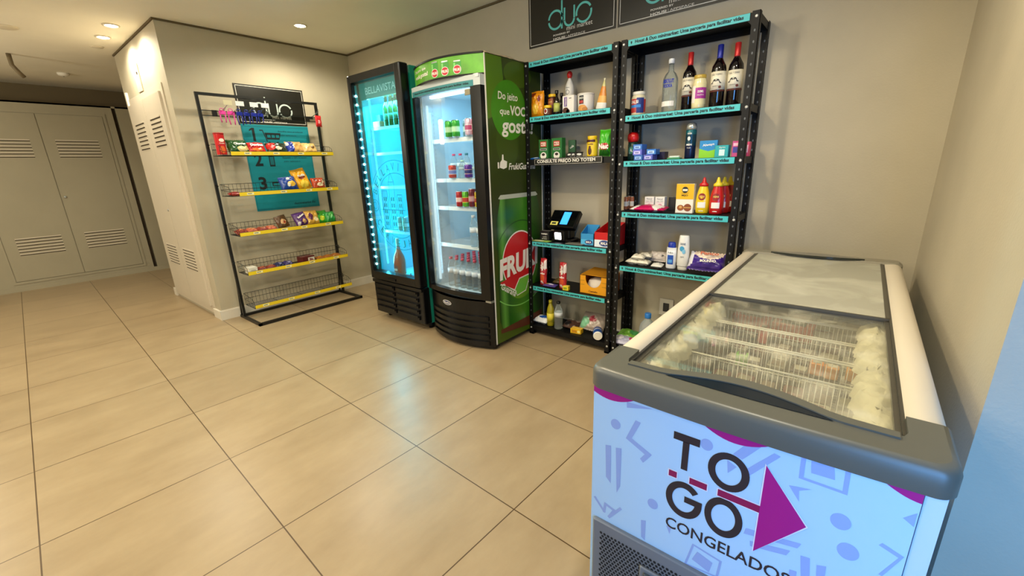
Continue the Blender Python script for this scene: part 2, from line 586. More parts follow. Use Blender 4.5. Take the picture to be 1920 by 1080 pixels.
# ================================================================= CEILING FITTINGS
ring_m = mat('#d9cfbb', .5)
bulb_m = mat((1.0, 0.86, 0.62), .4, emit=38)
LBL = {0: 'round recessed ceiling downlight glowing above the snack rack',
       1: 'recessed downlight near closet corner, nearer of the glowing pair',
       2: 'recessed downlight near closet corner, farther of the glowing pair'}
proto = None
for i, (x, y) in enumerate(ROOM_LAMPS):
    lab = LBL.get(i, 'recessed ceiling downlight of the shop, outside the picture')
    if proto is None:
        t = thing('ceiling_downlight', lab, 'ceiling light', (x, y, CH), 0, 'recessed ceiling downlights')
        MB().lathe([(.040, -.001), (.056, -.001), (.056, -.007), (.044, -.009), (.040, -.001)], ring_m, seg=24).build('trim_ring', t)
        MB().lathe([(.0001, -.012), (.026, -.011), (.038, -.004), (.038, -.001)], bulb_m, seg=20).build('bulb', t)
        proto = t
    else:
        t = dup(proto, (x, y, CH), 0, lab)
    d = bpy.data.lights.new('downlight_beam', 'SPOT')
    d.energy = SPOT_W * (.5 if i in (1, 2) else 1.25 if i == 4 else 1); d.color = (1.0, .80, .50) if i == 4 else WARM; d.spot_size = math.radians(168); d.spot_blend = .5; d.shadow_soft_size = .045
    lo = bpy.data.objects.new('downlight_beam', d); COL.objects.link(lo)
    lo.location = (x, y, CH - .03)
t = thing('smoke_detector', 'small round white smoke detector on the far dim ceiling', 'smoke detector', (.909, 7.395, CH))
MB().lathe([(.0001, -.035), (.03, -.034), (.05, -.022), (.055, 0)], WHITE, seg=20).build('detector_body', t)
MB().lathe([(.006, -.038), (.006, -.034)], dark_slot, seg=10).build('indicator', t)
t = thing('ceiling_speaker', 'flat round cover on the ceiling at the far left', 'ceiling cover', (.426, 5.545, CH))
MB().lathe([(.0001, -.012), (.06, -.011), (.075, -.004), (.075, 0)], ring_m, seg=24).build('cover_disc', t)
t = thing('ceiling_sensor', 'small thin ceiling plate behind the glowing pair of downlights', 'sensor', (1.0, 5.80, CH))
MB().lathe([(.0001, -.008), (.045, -.007), (.05, 0)], ring_m, seg=20).build('sensor_plate', t)
t = thing('ceiling_pipe_stub', 'dark bent pipe stub hanging from the ceiling at the left edge', 'pipe', (.469, 6.618, CH))
MB().tube([(0, 0, 0), (0, 0, -.10), (.03, 0, -.16), (.06, .02, -.2)], .018, mat('#6d6048', .7), 10).build('pipe_stub', t)

t = thing('wall_outlet', 'white wall outlet low on the wall behind the freezer corner', 'outlet', (XE, .94, .33), E)
MB().rbox(-.048, .048, -.010, 0, -.06, .06, .004, mat('#c9c4b8', .4)).build('cover_plate', t)
MB().rbox(-.02, .02, -.016, -.010, -.03, .03, .003, mat('#2b2b2b', .5)).build('socket', t)

# ================================================================= WALL SIGNS
SIGNB = mat('#17150f', .35)
DUO = mat('#5fc4bd', .4)
SW = mat('#dedbd2', .5)


def duo_art(mb, w, h, o, teal=DUO, dx=0.0, dz=0.0, k=1.0):
    """three round letters drawn with broken strokes"""
    F = XF; r0, r1 = .052 * k, .066 * k
    cx = dx; cz = dz
    for a0, a1 in ((8, 172), (188, 352)):
        mb.ring(cx - .118 * k, cz, r0, r1, o, F, teal, a0=a0, a1=a1)
        mb.ring(cx + .118 * k, cz, r0, r1, o, F, teal, a0=a0 + 20, a1=a1 + 20)
    mb.rect(cx - .070 * k, cx - .057 * k, cz - .066 * k, cz + .115 * k, o, F, teal)
    mb.ring(cx, cz - .018 * k, .033 * k, .047 * k, o, F, teal, a0=184, a1=356)
    mb.rect(cx - .047 * k, cx - .034 * k, cz - .018 * k, cz + .062 * k, o, F, teal, off=.001)
    mb.rect(cx + .034 * k, cx + .047 * k, cz - .018 * k, cz + .062 * k, o, F, teal)


def border(mb, w, h, o, ma, inset=.012, t=.004):
    F = XF; a = w / 2 - inset; b = h / 2 - inset
    mb.rect(-a, a, b - t, b, o, F, ma).rect(-a, a, -b, -b + t, o, F, ma).rect(-a, -a + t, -b, b, o, F, ma).rect(a - t, a, -b, b, o, F, ma)


def duo_sign(label, loc, rot, w, h, k, teal=DUO, show_logo=True):
    t = thing('wall_sign', label, 'sign', loc, rot)
    MB().box(-w / 2, w / 2, -.006, 0, -h / 2, h / 2, SIGNB).build('panel', t)
    o = (0, -.006, 0)
    b = MB(); border(b, w, h, o, SW); b.build('border', t)
    l = MB(); duo_art(l, w, h, o, teal, 0, -h * .12, k); l.build('logo', t)
    l = MB()
    l.text('mini market', w * .115, -h * .305, w * .29, h * .075, o, XF, SW)
    l.text('POWERED BY', -w * .09, -h * .375, w * .20, h * .03, o, XF, SW, bold=.02)
    l.text('HOUSI', -w * .12, -h * .437, w * .14, h * .036, o, XF, SW, bold=.03)
    l.text('APPSPACE', w * .08, -h * .437, w * .20, h * .03, o, XF, SW)
    l.rect(-w * .035, -w * .033, -h * .46, -h * .415, o, XF, SW)
    l.build('lettering', t)
    return t


duo_sign('black duo mini market sign above the left black shelf unit', (XE, 1.735, 2.325), E, .69, .373, .95)
duo_sign('black sign above the right black shelf unit, cut by the picture top', (XE, 1.03, 2.325), E, .69, .373, .95)
duo_sign('small black duo mini market sign on the wall behind the snack rack', (1.945, YN, 1.94), 0, .62, .335, .98, mat('#b9c6c4', .5))
# teal instruction poster
t = thing('instruction_poster', 'teal poster with steps 1, 2 and 3 on the wall behind the snack rack', 'poster', (1.945, YN, 1.365), 0)
PT = mat('#128a9a', .45)
MB().box(-.31, .31, -.005, 0, -.395, .40, PT).build('panel', t)
o = (0, -.005, 0)
b = MB(); border(b, .62, .78, o, mat('#0c5c68', .5), .006, .003); b.build('border', t)
l = MB()
for s, z in (('1', .31), ('2', .085), ('3', -.135)):
    l.text(s, -.215, z, .07 if s != '1' else .022, .12, o, XF, INK, bold=.03 if s != '1' else 0)
l.decal([(-.226, .37), (-.226, .352), (-.25, .34), (-.25, .352)], o, XF, INK, .0012)
l.build('step_numbers', t)
l = MB()
# shopping cart pictogram
l.decal([(-.16, .355), (-.13, .355), (-.10, .25), (-.108, .25), (-.136, .347), (-.16, .347)], o, XF, INK)
l.decal([(-.118, .33), (.03, .33), (.012, .27), (-.104, .27)], o, XF, INK)
for k in range(3):
    l.rect(-.098 + k * .04, -.068 + k * .04, .287, .312, o, XF, PT, .0014)
l.ell(-.085, .238, .012, .012, o, XF, INK); l.ell(-.01, .238, .012, .012, o, XF, INK)
# hand with phone
l.rect(-.12, -.07, .02, .12, o, XF, INK); l.rect(-.112, -.078, .035, .11, o, XF, mat('#0f6a76', .5), .0014)
l.rect(-.13, -.05, -.165, -.125, o, XF, INK); l.rect(-.122, -.058, -.158, -.14, o, XF, PT, .0014)
l.build('pictograms', t)
l = MB()
for z, a in ((.345, 'Escolha seus produtos'), (.10, 'Escaneie o QR no totem'), (-.12, 'Pague e aproveite')):
    l.text(a, .13, z, .24, .018, o, XF, INK)
    l.text('pelo aplicativo', .10, z - .035, .16, .014, o, XF, INK)
l.text('duominimarket Rio', .16, -.345, .22, .026, o, XF, INK, slant=.3)
l.build('lettering', t)

# ================================================================= BLACK SHELF UNITS
STRIP = 'Housi & Duo minimarket: Uma parceria para facilitar vidas'
PIN = mat('#c9c9c4', .35, .4)
HOLE = mat('#5f6468', .6)


def shelf_unit(label, yc, w, zs, sign_row=None):
    t = thing('shelf_unit', label, 'shelf unit', (2.54, yc, 0), E)
    hw = w / 2; D = .265
    for sx in (-1, 1):
        for back in (0, 1):
            p = MB()
            x0, x1 = sorted((sx * hw, sx * (hw - .036)))
            y0, y1 = (0, .0025) if not back else (D - .0025, D)
            p.box(x0, x1, y0, y1, 0, 1.985, BLACK)
            xs0, xs1 = sorted((sx * hw, sx * (hw - .0025)))
            p.box(xs0, xs1, 0 if not back else D - .036, .036 if not back else D, 0, 1.985, BLACK)
            p.box(x0 - .002, x1 + .002, 0 if not back else D - .038, .038 if not back else D, 0, .012, BLACKP)
            z = .10
            while z < 1.93:
                o = (sx * (hw - .018), 0 if not back else D - .0025, z)
                p.ell(0, 0, .0038, .0065, o, XF, HOLE, .0006, 8)
                if sx > 0:
                    p.ell(.018 if not back else D - .018, 0, .0065, .0038, (hw, 0, z), XS, HOLE, .0006, 8)
                else:
                    # inner side of the far flange faces +x too
                    p.ell(.018 if not back else D - .018, 0, .0065, .0038, (-hw + .0025, 0, z), XS, HOLE, .0006, 8)
                z += .05
            p.build('post', t)
    for i, z in enumerate(zs):
        s = MB()
        s.box(-hw + .004, hw - .004, .003, D - .003, z - .002, z, BLACK)
        for (y0, y1) in ((.003, .005), (D - .005, D - .003)):
            s.box(-hw + .004, hw - .004, y0, y1, z - .036, z - .002, BLACK)
        for (x0, x1) in ((-hw + .004, -hw + .006), (hw - .006, hw - .004)):
            s.box(x0, x1, .005, D - .005, z - .036, z - .002, BLACK)
        s.build('shelf', t)
        for sx in (-1, 1):
            MB().lathe([(.0075, 0), (.0075, .002), (.0045, .005)], PIN, seg=10).build('bolt', t, xf=Matrix.Translation((sx * (hw - .016), -.0005, z - .02)) @ Matrix.Rotation(PI / 2, 4, 'X'))
        if sign_row == i:
            continue
        if i < len(zs) - 1:
            st = MB().box(-hw + .043, hw - .045, -.0022, -.0002, z - .034, z - .002, TEAL).build('label_strip', t)
            o = (0, -.0022, z - .0185)
            l = MB().text(STRIP, .006, 0, w - .155, .0225, o, XF, INK, bold=.035)
            l.ell(-hw + .062, .003, .005, .005, o, XF, INK, .001, 12); l.decal([(-hw + .058, 0), (-hw + .066, 0), (-hw + .062, -.009)], o, XF, INK, .001)
            l.build('lettering', st)
    # corner gussets at the top
    g = MB()
    for sx in (-1, 1):
        g.prism([(0, 0), (sx * .05, 0), (0, -.05)], (-sx * (hw - .005), 0, 1.945), XF[0], XF[1], -.0015, .0005, BLACK)
    g.build('gusset', t)
    return t


LZ = [1.98, 1.633, 1.345, .757, .407, .075]
RZ = [1.98, 1.575, 1.315, 1.005, .655, .075]
ls = shelf_unit('left black steel shelf unit, beside the green drinks fridge', 1.58, .70, LZ, 2)
shelf_unit('right black steel shelf unit with the wine bottles, beside the freezer', .860, .71, RZ)
# price notice
t = thing('price_notice', 'black strip notice in white capitals on the left shelf unit', 'notice', (2.536, 1.583, 1.331), E)
MB().box(-.268, .268, -.004, 0, -.025, .022, SIGNB).build('panel', t)
l = MB().text('CONSULTE PREÇO NO TOTEM', -.012, -.001, .46, .026, (0, -.004, 0), XF, SW, bold=.03); l.build('lettering', t)
b = MB(); border(b, .536, .044, (0, -.004, -.0015), SW, .004, .0014); b.build('border', t)

# ================================================================= GREEN DRINKS FRIDGE (convex front)
GX, GY = 2.14, 2.268
g = thing('drinks_fridge', 'tall green drinks fridge with curved front, water and soda cans inside', 'refrigerator', (GX, GY, 0), E)
hw = .333; GD = .60
wpaint = mat('#d8e2e2', .4)
shell = MB()
shell.box(-hw, -hw + .03, .0, GD, .04, 1.985, mat('#dfe4dd', .4))
shell.box(hw - .03, hw, .0, GD, .04, 1.985, mat('#dfe4dd', .4))
shell.box(-hw + .03, hw - .03, GD - .03, GD, .04, 1.985, wpaint)
shell.box(-hw + .03, hw - .03, .0, GD - .03, 1.86, 1.985, mat('#dfe4dd', .4))
shell.box(-hw + .03, hw - .03, .02, GD - .03, .04, .375, BLACK)
shell.build('cabinet', g)
liner = MB(); LM = mat('#cfe4ee', .5); iz0, iz1 = .385, 1.855
liner.box(-hw + .03, -hw + .036, .01, GD - .03, iz0, iz1, LM).box(hw - .036, hw - .03, .01, GD - .03, iz0, iz1, LM)
liner.box(-hw + .036, hw - .036, GD - .036, GD - .03, iz0, iz1, LM)
liner.box(-hw + .036, hw - .036, .01, GD - .036, iz0, iz0 + .012, LM).box(-hw + .036, hw - .036, .01, GD - .036, iz1 - .03, iz1, LM)
for z in [i * .03 + .45 for i in range(44)]:
    liner.box(-hw + .036, -hw + .0365, .10, .105, z, z + .012, STEEL)
liner.build('interior_liner', g)
for k in range(1):
    MB().box(-.27, .27, .06, .085, 1.795, 1.815, mat((.80, .95, 1.0), .4, emit=1.0)).build('light_tube', g)
MB().box(-.285, -.275, .03, .045, .45, 1.75, mat((.7, .9, 1.0), .4, emit=.45)).build('light_tube', g)
lw = mat('#e6eef0', .4)
for z in (1.515, 1.235, 1.03, .745):
    s = MB()
    s.box(-.292, .292, .07, .078, z - .028, z, lw)
    for k in range(30):
        x = -.285 + k * .0197
        s.box(x, x + .003, .078, .5, z - .006, z - .003, lw)
    s.box(-.292, .292, .28, .284, z - .010, z - .006, lw).box(-.292, .292, .496, .5, z - .010, z, lw)
    s.build('wire_shelf', g)
# door
d = MB()
dz0, dz1 = .388, 1.852


def bow(x, b):
    return -b * (1 - (x / hw) ** 2)


def bowed_box(mb, x0, x1, y0, y1, z0, z1, ma, b, n=14):
    for k in range(n):
        xa = x0 + (x1 - x0) * k / n; xb = x0 + (x1 - x0) * (k + 1) / n
        ya, yb = bow(xa, b), bow(xb, b)
        vs = [(xa, y0 + ya, z0), (xb, y0 + yb, z0), (xb, y1 + yb, z0), (xa, y1 + ya, z0), (xa, y0 + ya, z1), (xb, y0 + yb, z1), (xb, y1 + yb, z1), (xa, y1 + ya, z1)]
        fs = [(3, 2, 1, 0), (4, 5, 6, 7), (0, 1, 5, 4), (2, 3, 7, 6)]
        if k == 0: fs.append((3, 0, 4, 7))
        if k == n - 1: fs.append((1, 2, 6, 5))
        mb.add(vs, fs, ma)
    return mb


DB = .035
bowed_box(d, -hw, hw, -.045, -.005, dz0, .425, BLACKP, DB)
bowed_box(d, -hw, hw, -.045, -.005, 1.80, 1.862, mat('#b9c2c4', .4), DB)
bowed_box(d, -hw, -hw + .035, -.045, -.005, .425, 1.80, BLACKP, DB, 2)
bowed_box(d, hw - .075, hw, -.045, -.005, .425, 1.80, BLACKP, DB, 3)
door = d.build('door', g)
bowed_box(MB(), -hw + .035, hw - .075, -.028, -.022, .425, 1.80, GLASS, DB).build('glass_pane', door)
s = MB(); bowed_box(s, -hw + .01, hw - .05, -.047, -.0452, 1.797, 1.832, mat('#2f7f86', .45), DB)
s.text(STRIP, -.02, 1.8145, .54, .017, (0, -.0476, 0), XF, INK, bold=.015)
n0 = len(s.v) - len(text_geo(STRIP, .015)[0])
for q in range(n0, len(s.v)):
    s.v[q].y += bow(s.v[q].x, DB)
s.build('label_strip', door)
MB().rbox(.205, .252, -.058, -.05, 1.75, 1.785, .004, mat('#8a8368', .5)).build('sticker', door)
MB().box(hw - .05, hw - .005, -.052, -.0, 1.845, 1.866, STEEL).build('hinge', door)
MB().box(hw - .05, hw + .002, -.045, -.0, .372, .388, STEEL).build('hinge', door)
# header
hd = MB(); HB = .10
HG = mat('#5fa82a', .4, var=.4, vs=6)
bowed_box(hd, -hw, hw, -.006, .03, 1.872, 1.985, HG, HB, 24)
bowed_box(hd, -hw, hw, -.012, .0, 1.982, 1.992, BLACK, HB, 24)
bowed_box(hd, -hw, hw, -.010, .0, 1.862, 1.872, BLACK, HB, 24)
n = 24
top = [(-hw + 2 * hw * k / n, bow(-hw + 2 * hw * k / n, HB)) for k in range(n + 1)] + [(hw, .03), (-hw, .03)]
hd.add([(x, y, 1.988) for x, y in top], [tuple(range(len(top)))], BLACK)
hd.add([(x, y, 1.863) for x, y in top], [tuple(reversed(range(len(top))))], mat('#c9cfcc', .5))
header = hd.build('header_panel', g)


def wr(b, y0):
    return lambda v: Vector((v.x, v.y + bow(v.x, b), v.z))


l = MB(); o = (0, -.006, 0)
l.text('Do jeito que', -.195, 1.950, .18, .022, o, XF, WHITE, bold=.02)
l.text('você gosta!', -.185, 1.914, .21, .033, o, XF, WHITE, bold=.03)
l.build('lettering', header, warp=wr(HB, 0))
l = MB()
RED = mat('#c2172c', .4)
for k, x in enumerate((-.005, .085, .175)):
    hh = .088 - .008 * k; w2 = .032 - .002 * k
    l.rect(x - w2, x + w2, 1.876, 1.876 + hh, o, XF, mat('#3f9a3a', .4), .001)
    l.rect(x - w2 * .8, x + w2 * .8, 1.876 + hh, 1.883 + hh, o, XF, STEEL, .001)
    l.rect(x - w2 * .85, x - w2 * .4, 1.88, 1.87 + hh, o, XF, mat('#7fd06a', .4), .0014)
    l.ell(x, 1.903, w2 * .98, .026, o, XF, WHITE, .0018, 20); l.ell(x, 1.903, w2 * .88, .023, o, XF, RED, .0022, 20)
    l.text('FRUKI', x, 1.902, w2 * 1.7, .017, o, XF, WHITE, .0028, bold=.04)
l.build('can_artwork', header, warp=wr(HB, 0))
# grille
gr = MB(); GB = .085
bowed_box(gr, -hw, hw, -.02, .02, .02, .375, BLACKP, GB, 20)
for k in range(5):
    z = .04 + k * .048
    bowed_box(gr, -hw + .045, hw - .03, -.034, -.02, z, z + .03, BLACKP, GB, 20)
    bowed_box(gr, -hw + .05, hw - .035, -.038, -.034, z + .012, z + .03, BLACKP, GB, 20)
n = 20
pts = [(-hw + 2 * hw * k / n, bow(-hw + 2 * hw * k / n, GB) - .02) for k in range(n + 1)] + [(hw, .02), (-hw, .02)]
gr.add([(x, y, .375) for x, y in pts], [tuple(range(len(pts)))], BLACKP)
grille = gr.build('base_grille', g)
l = MB(); o = (0, -.02, 0)
l.ell(-.07, .325, .052, .019, o, XF, SW, .0012, 24); l.ell(-.07, .325, .047, .015, o, XF, mat('#16245e', .4), .0018, 24)
l.text('Metalfrio', -.068, .325, .075, .016, o, XF, SW, .0024, bold=.02)
l.build('badge', grille, warp=wr(GB, 0))
for x in (-.28, .28):
    for y in (.06, .52):
        MB().lathe([(.02, 0), (.02, .03), (.012, .045)], BLACK, (x, y), 12).build('foot', g)
# printed side panel (faces -Y in the room) ; local frame: right=+y, up=z on plane x=hw
sp = MB()
base_art = ramp_mat('side_art', 2, 0.0, 2.0, ((0, '#46600f'), (.25, '#31450c'), (.55, '#2a360a'), (.8, '#364710'), (1, '#32420f')), .35)
sp.box(hw, hw + .003, 0, GD, .04, 1.985, base_art)
side = sp.build('side_panel', g)
a = MB(); S0 = (hw + .003, 0, 0)
OL1 = mat('#46600f', .4); OL2 = mat('#3f8412', .4, var=.12, vs=8); OL3 = mat('#394d10', .4)
a.decal([(.0, 1.60), (.0, 1.983), (.16, 1.983), (.175, 1.86), (.14, 1.72), (.06, 1.62)], S0, XS, mat('#4f7414', .4), .0004)
a.ell(.33, 1.90, .15, .08, S0, XS, OL1, .0003)
a.ell(.20, 1.46, .12, .16, S0, XS, OL3, .0004)
a.ell(.50, 1.45, .09, .12, S0, XS, OL3, .0004)
a.ell(.228, 1.668, .185, .188, S0, XS, OL2, .0008, 40)
a.build('bubble_artwork', side)
l = MB()
l.text('Do jeito', .218, 1.748, .205, .062, S0, XS, WHITE, bold=.012, slant=.08)
l.text('que', .178, 1.648, .10, .042, S0, XS, WHITE, bold=.012, slant=.08)
l.text('VOCÊ', .34, 1.678, .21, .078, S0, XS, WHITE, bold=.03, slant=.08)
l.text('gosta!', .318, 1.560, .345, .125, S0, XS, WHITE, bold=.025, slant=.1)
l.text('FrukiGuaraná', .36, 1.306, .31, .045, S0, XS, WHITE, bold=.02, slant=.2)
# thumb-up sign
l.decal([(.105, 1.30), (.145, 1.29), (.18, 1.30), (.185, 1.34), (.165, 1.345), (.15, 1.35), (.148, 1.385), (.135, 1.385), (.13, 1.35), (.112, 1.335)], S0, XS, WHITE, .0012)
l.rect(.085, .099, 1.295, 1.335, S0, XS, WHITE, .0012)
l.build('lettering', side)
# big printed can
c = MB()
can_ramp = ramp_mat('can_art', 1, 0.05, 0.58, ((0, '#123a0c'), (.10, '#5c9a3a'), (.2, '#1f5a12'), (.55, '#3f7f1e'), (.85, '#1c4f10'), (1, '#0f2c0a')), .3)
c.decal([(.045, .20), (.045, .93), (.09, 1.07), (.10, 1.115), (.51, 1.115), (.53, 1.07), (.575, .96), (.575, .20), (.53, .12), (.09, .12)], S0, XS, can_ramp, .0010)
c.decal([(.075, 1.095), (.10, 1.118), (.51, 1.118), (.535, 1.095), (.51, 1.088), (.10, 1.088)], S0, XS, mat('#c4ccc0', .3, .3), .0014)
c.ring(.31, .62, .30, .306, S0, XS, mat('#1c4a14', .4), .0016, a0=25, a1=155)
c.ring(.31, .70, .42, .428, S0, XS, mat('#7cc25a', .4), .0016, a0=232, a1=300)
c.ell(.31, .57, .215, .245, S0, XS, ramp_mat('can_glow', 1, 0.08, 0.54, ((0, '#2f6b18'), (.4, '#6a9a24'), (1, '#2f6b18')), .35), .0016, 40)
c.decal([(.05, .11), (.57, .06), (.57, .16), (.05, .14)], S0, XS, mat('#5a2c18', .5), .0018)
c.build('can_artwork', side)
c = MB()
for r1, ma, off in ((1.045, WHITE, .0020), (1.0, mat('#c31a20', .35), .0024)):
    pts = [(.30 + .20 * r1 * math.cos(math.radians(q)), .625 + .215 * r1 * math.sin(math.radians(q))) for q in range(-60, 215, 8)]
    pts += [(.055, .50 if r1 == 1 else .485), (.13, .46), (.22, .415 if r1 == 1 else .40)]
    c.decal(pts, S0, XS, ma, off)
c.decal([(.22, .415), (.28, .49), (.40, .50), (.45, .545), (.36, .37), (.25, .355)], S0, XS, WHITE, .0026)
c.decal([(.228, .412), (.285, .482), (.40, .49), (.435, .53), (.355, .378), (.25, .362)], S0, XS, mat('#6db53a', .35), .0030)
c.build('logo_emblem', side)
l = MB()
l.text('FRUKI', .29, .613, .46, .155, S0, XS, WHITE, .0034, bold=.045, slant=.16, rot=.10)
l.text('Guaraná', .155, .425, .19, .048, S0, XS, WHITE, .0034, bold=.02, rot=-.55)
l.text('350 ml', .50, .33, .08, .02, S0, XS, WHITE, .0034)
l.build('brand_lettering', side)
MB().box(hw - .001, hw + .005, -.004, .004, .04, 1.985, SW).box(hw - .001, hw + .005, GD - .004, GD + .002, .04, 1.985, SW).build('edge_trim', g)
# cool interior lamp of the fridge
ll = lamp_area('fridge_lamp', (GX + .12, GY, 1.77), (0.25, 0, -1), .45, 1.2, (.40, .78, 1.0), .08)
ll2 = lamp_area('fridge_side_lamp', (GX + .03, GY + .26, 1.1), (.5, -1, 0), .03, .8, (.40, .78, 1.0), 1.2)

# plastic sheet on top
t = thing('crumpled_plastic', 'crumpled clear and beige plastic wrap lying on the green fridge', 'plastic wrap', (GX, GY, 1.993), E)
mb = MB(); pm = mat('#b9a98a', .3, var=.25, vs=30, coat=.4)
rr = random.Random(3); nx, ny = 26, 20; vs = []; fs = []
for j in range(ny + 1):
    for i in range(nx + 1):
        u, v = i / nx, j / ny
        e = min(1, 6 * min(u, 1 - u, v, 1 - v))
        hgt = .006 + e * (.010 + .022 * abs(math.sin(u * 9 + v * 5)) * (.6 + .4 * rr.random()) * (1.3 if u > .35 else .4))
        vs.append((-.16 + .48 * u + rr.uniform(-.004, .004), .03 + .45 * v + rr.uniform(-.004, .004), hgt if e > 0 else .001))
for j in range(ny):
    for i in range(nx):
        q = j * (nx + 1) + i; fs.append((q, q + 1, q + nx + 2, q + nx + 1))
mb.add(vs, fs, pm); mb.build('wrap_sheet', t)

# ================================================================= TEAL BEER FRIDGE
BX, BY = 2.07, 3.00
b_ = thing('beer_fridge', 'tall teal fridge with black door frame and glowing cyan interior', 'refrigerator', (BX, BY, 0), E)
bw = .345; BD = .62
TG = mat('#128a72', .4)
s = MB()
s.box(-bw, -bw + .03, .065, BD, .06, 2.03, TG).box(bw - .03, bw, .065, BD, .06, 2.03, TG)
s.box(-bw + .03, bw - .03, BD - .03, BD, .06, 2.03, TG).box(-bw + .03, bw - .03, .065, BD - .03, 2.0, 2.03, TG)
s.box(-bw + .03, bw - .03, .08, BD - .03, .06, .375, BLACK)
s.build('cabinet', b_)
CY = mat('#58c6d6', .35)
s = MB(); z0, z1 = .385, 2.0
s.box(-bw + .03, -bw + .036, .07, BD - .03, z0, z1, CY).box(bw - .036, bw - .03, .07, BD - .03, z0, z1, CY)
s.box(-bw + .036, bw - .036, BD - .036, BD - .03, z0, z1, CY)
s.box(-bw + .036, bw - .036, .07, BD - .036, z0, z0 + .012, CY).box(-bw + .036, bw - .036, .07, BD - .036, z1 - .01, z1, CY)
s.build('interior_liner', b_)
s = MB().box(-bw + .036, bw - .036, .062, .075, 1.865, 1.99, mat('#0a6f68', .4, emit=.45)).build('header_panel', b_)
l = MB(); o = (0, .062, 0)
l.text('BELLAVISTA', -.03, 1.925, .40, .052, o, XF, mat('#cfeef0', .4), bold=.01)
l.build('lettering', s)
l = MB().rect(.205, .275, 1.885, 1.975, o, XF, mat('#5a1420', .4)); l.text('4', .24, 1.945, .018, .03, o, XF, SW, .002, bold=.02); l.text('cold', .24, 1.905, .045, .014, o, XF, SW, .002, bold=.02)
l.build('sticker', s)
for z in (1.655, 1.455, 1.18, .80):
    q = MB()
    q.box(-.305, .305, .12, .126, z - .022, z, mat('#9fe3ea', .35))
    for k in range(31):
        x = -.30 + k * .0199
        q.box(x, x + .003, .126, .52, z - .006, z - .003, mat('#9fe3ea', .35))
    q.build('wire_shelf', b_)
# door frame
d = MB(); z0, z1 = .38, 2.04
d.rbox(-bw, -bw + .045, -.025, .055, z0, z1, .012, BLACKP)
d.rbox(bw - .07, bw, -.025, .055, z0, z1, .012, BLACKP)
d.box(-bw + .02, bw - .03, -.022, .052, z1 - .055, z1 - .002, BLACKP)
d.box(-bw + .02, bw - .03, -.022, .052, z0 + .002, z0 + .07, BLACKP)
door = d.build('door', b_)
MB().box(-bw + .045, bw - .07, -.004, .002, z0 + .07, z1 - .055, glass_mat('cyan_glass', (.80, .97, 1.0), .08)).build('glass_pane', door)
MB().box(-.08, .02, -.0285, -.0255, .395, .415, BLACK).build('door_pull', door)
# line art on the glass
ga = MB(); o = (0, -.0055, 0); LT = mat('#0b8e9c', .5)
cx, cz = .13, 1.03; clip = bw - .075
ga.ring(cx, cz, .352, .356, o, XF, LT, .0, 90, clip=clip)
ga.ring(cx, cz, .255, .259, o, XF, LT, .0, 80, clip=clip)
ga.ring(cx - .305, cz, .045, .049, o, XF, LT, 0, 24, clip=clip); ga.ring(cx - .305, cz, .026, .029, o, XF, LT, 0, 20, clip=clip)
for s_, a0, st, up in (('BELLAVISTA', 158, -13.2, 1), ('CERVEJA', 207, 14.0, -1)):
    for i, ch in enumerate(s_):
        ang = math.radians(a0 + st * i)
        R = .305
        x = cx + R * math.cos(ang); z = cz + R * math.sin(ang)
        if x > clip - .025: continue
        ga.text(ch, x, z, .036 if ch != 'I' else .008, .058, o, XF, LT, 0, rot=ang - PI / 2 if up > 0 else ang + PI / 2)
# skyline drawing
def ln(x0, z0_, x1, z1_, t_=.004):
    dx, dz = x1 - x0, z1_ - z0_; L_ = math.hypot(dx, dz); nx_, nz_ = -dz / L_ * t_ / 2, dx / L_ * t_ / 2
    if max(x0, x1) > clip: return
    ga.decal([(x0 + nx_, z0_ + nz_), (x0 - nx_, z0_ - nz_), (x1 - nx_, z1_ - nz_), (x1 + nx_, z1_ + nz_)], o, XF, LT, 0)
for x, zb, zt in ((-.06, .85, 1.15), (.01, .85, 1.15), (.04, .82, 1.22), (.11, .82, 1.22), (.14, .82, 1.12), (.20, .82, 1.12)):
    ln(x, zb, x, zt)
ln(-.06, 1.15, .01, 1.15); ln(.04, 1.22, .075, 1.29); ln(.075, 1.29, .11, 1.22); ln(.04, 1.22, .11, 1.22); ln(.14, 1.12, .20, 1.12); ln(-.10, 1.0, .23, 1.0); ln(-.10, .84, .24, .84); ln(-.1, .95, .0, 1.1)
for x in (-.045, -.02, .055, .083, .155, .178):
    for k in range(5):
        z = .87 + .05 * k
        ga.rect(x, x + .013, z, z + .03, o, XF, LT, 0)
ga.build('glass_artwork', door)
MB().ring(0, 0, .008, .013, (.215, -.005, .475), XF, INK, 0).ell(0, 0, .004, .004, (.215, -.005, .475), XF, INK, 0).build('energy_mark', door)
# LED strip
led = mat((.75, 1.0, 1.0), .3, emit=26)
st = MB().box(-bw + .045, -bw + .063, .012, .02, .46, 1.97, mat('#2a8f97', .5)).build('light_strip', b_)
for k in range(22):
    z = .50 + k * .066
    MB().box(-bw + .0495, -bw + .0585, .008, .012, z, z + .014, led).build('light_diode', st)
lamp_area('beer_fridge_lamp', (BX + .09, BY + .25, 1.2), (.6, -1, 0), .03, 13.0, (.08, .76, 1.0), 1.4)
lamp_area('beer_fridge_lamp', (BX + .16, BY, 1.84), (.25, 0, -1), .5, 9.0, (.10, .80, 1.0), .08)
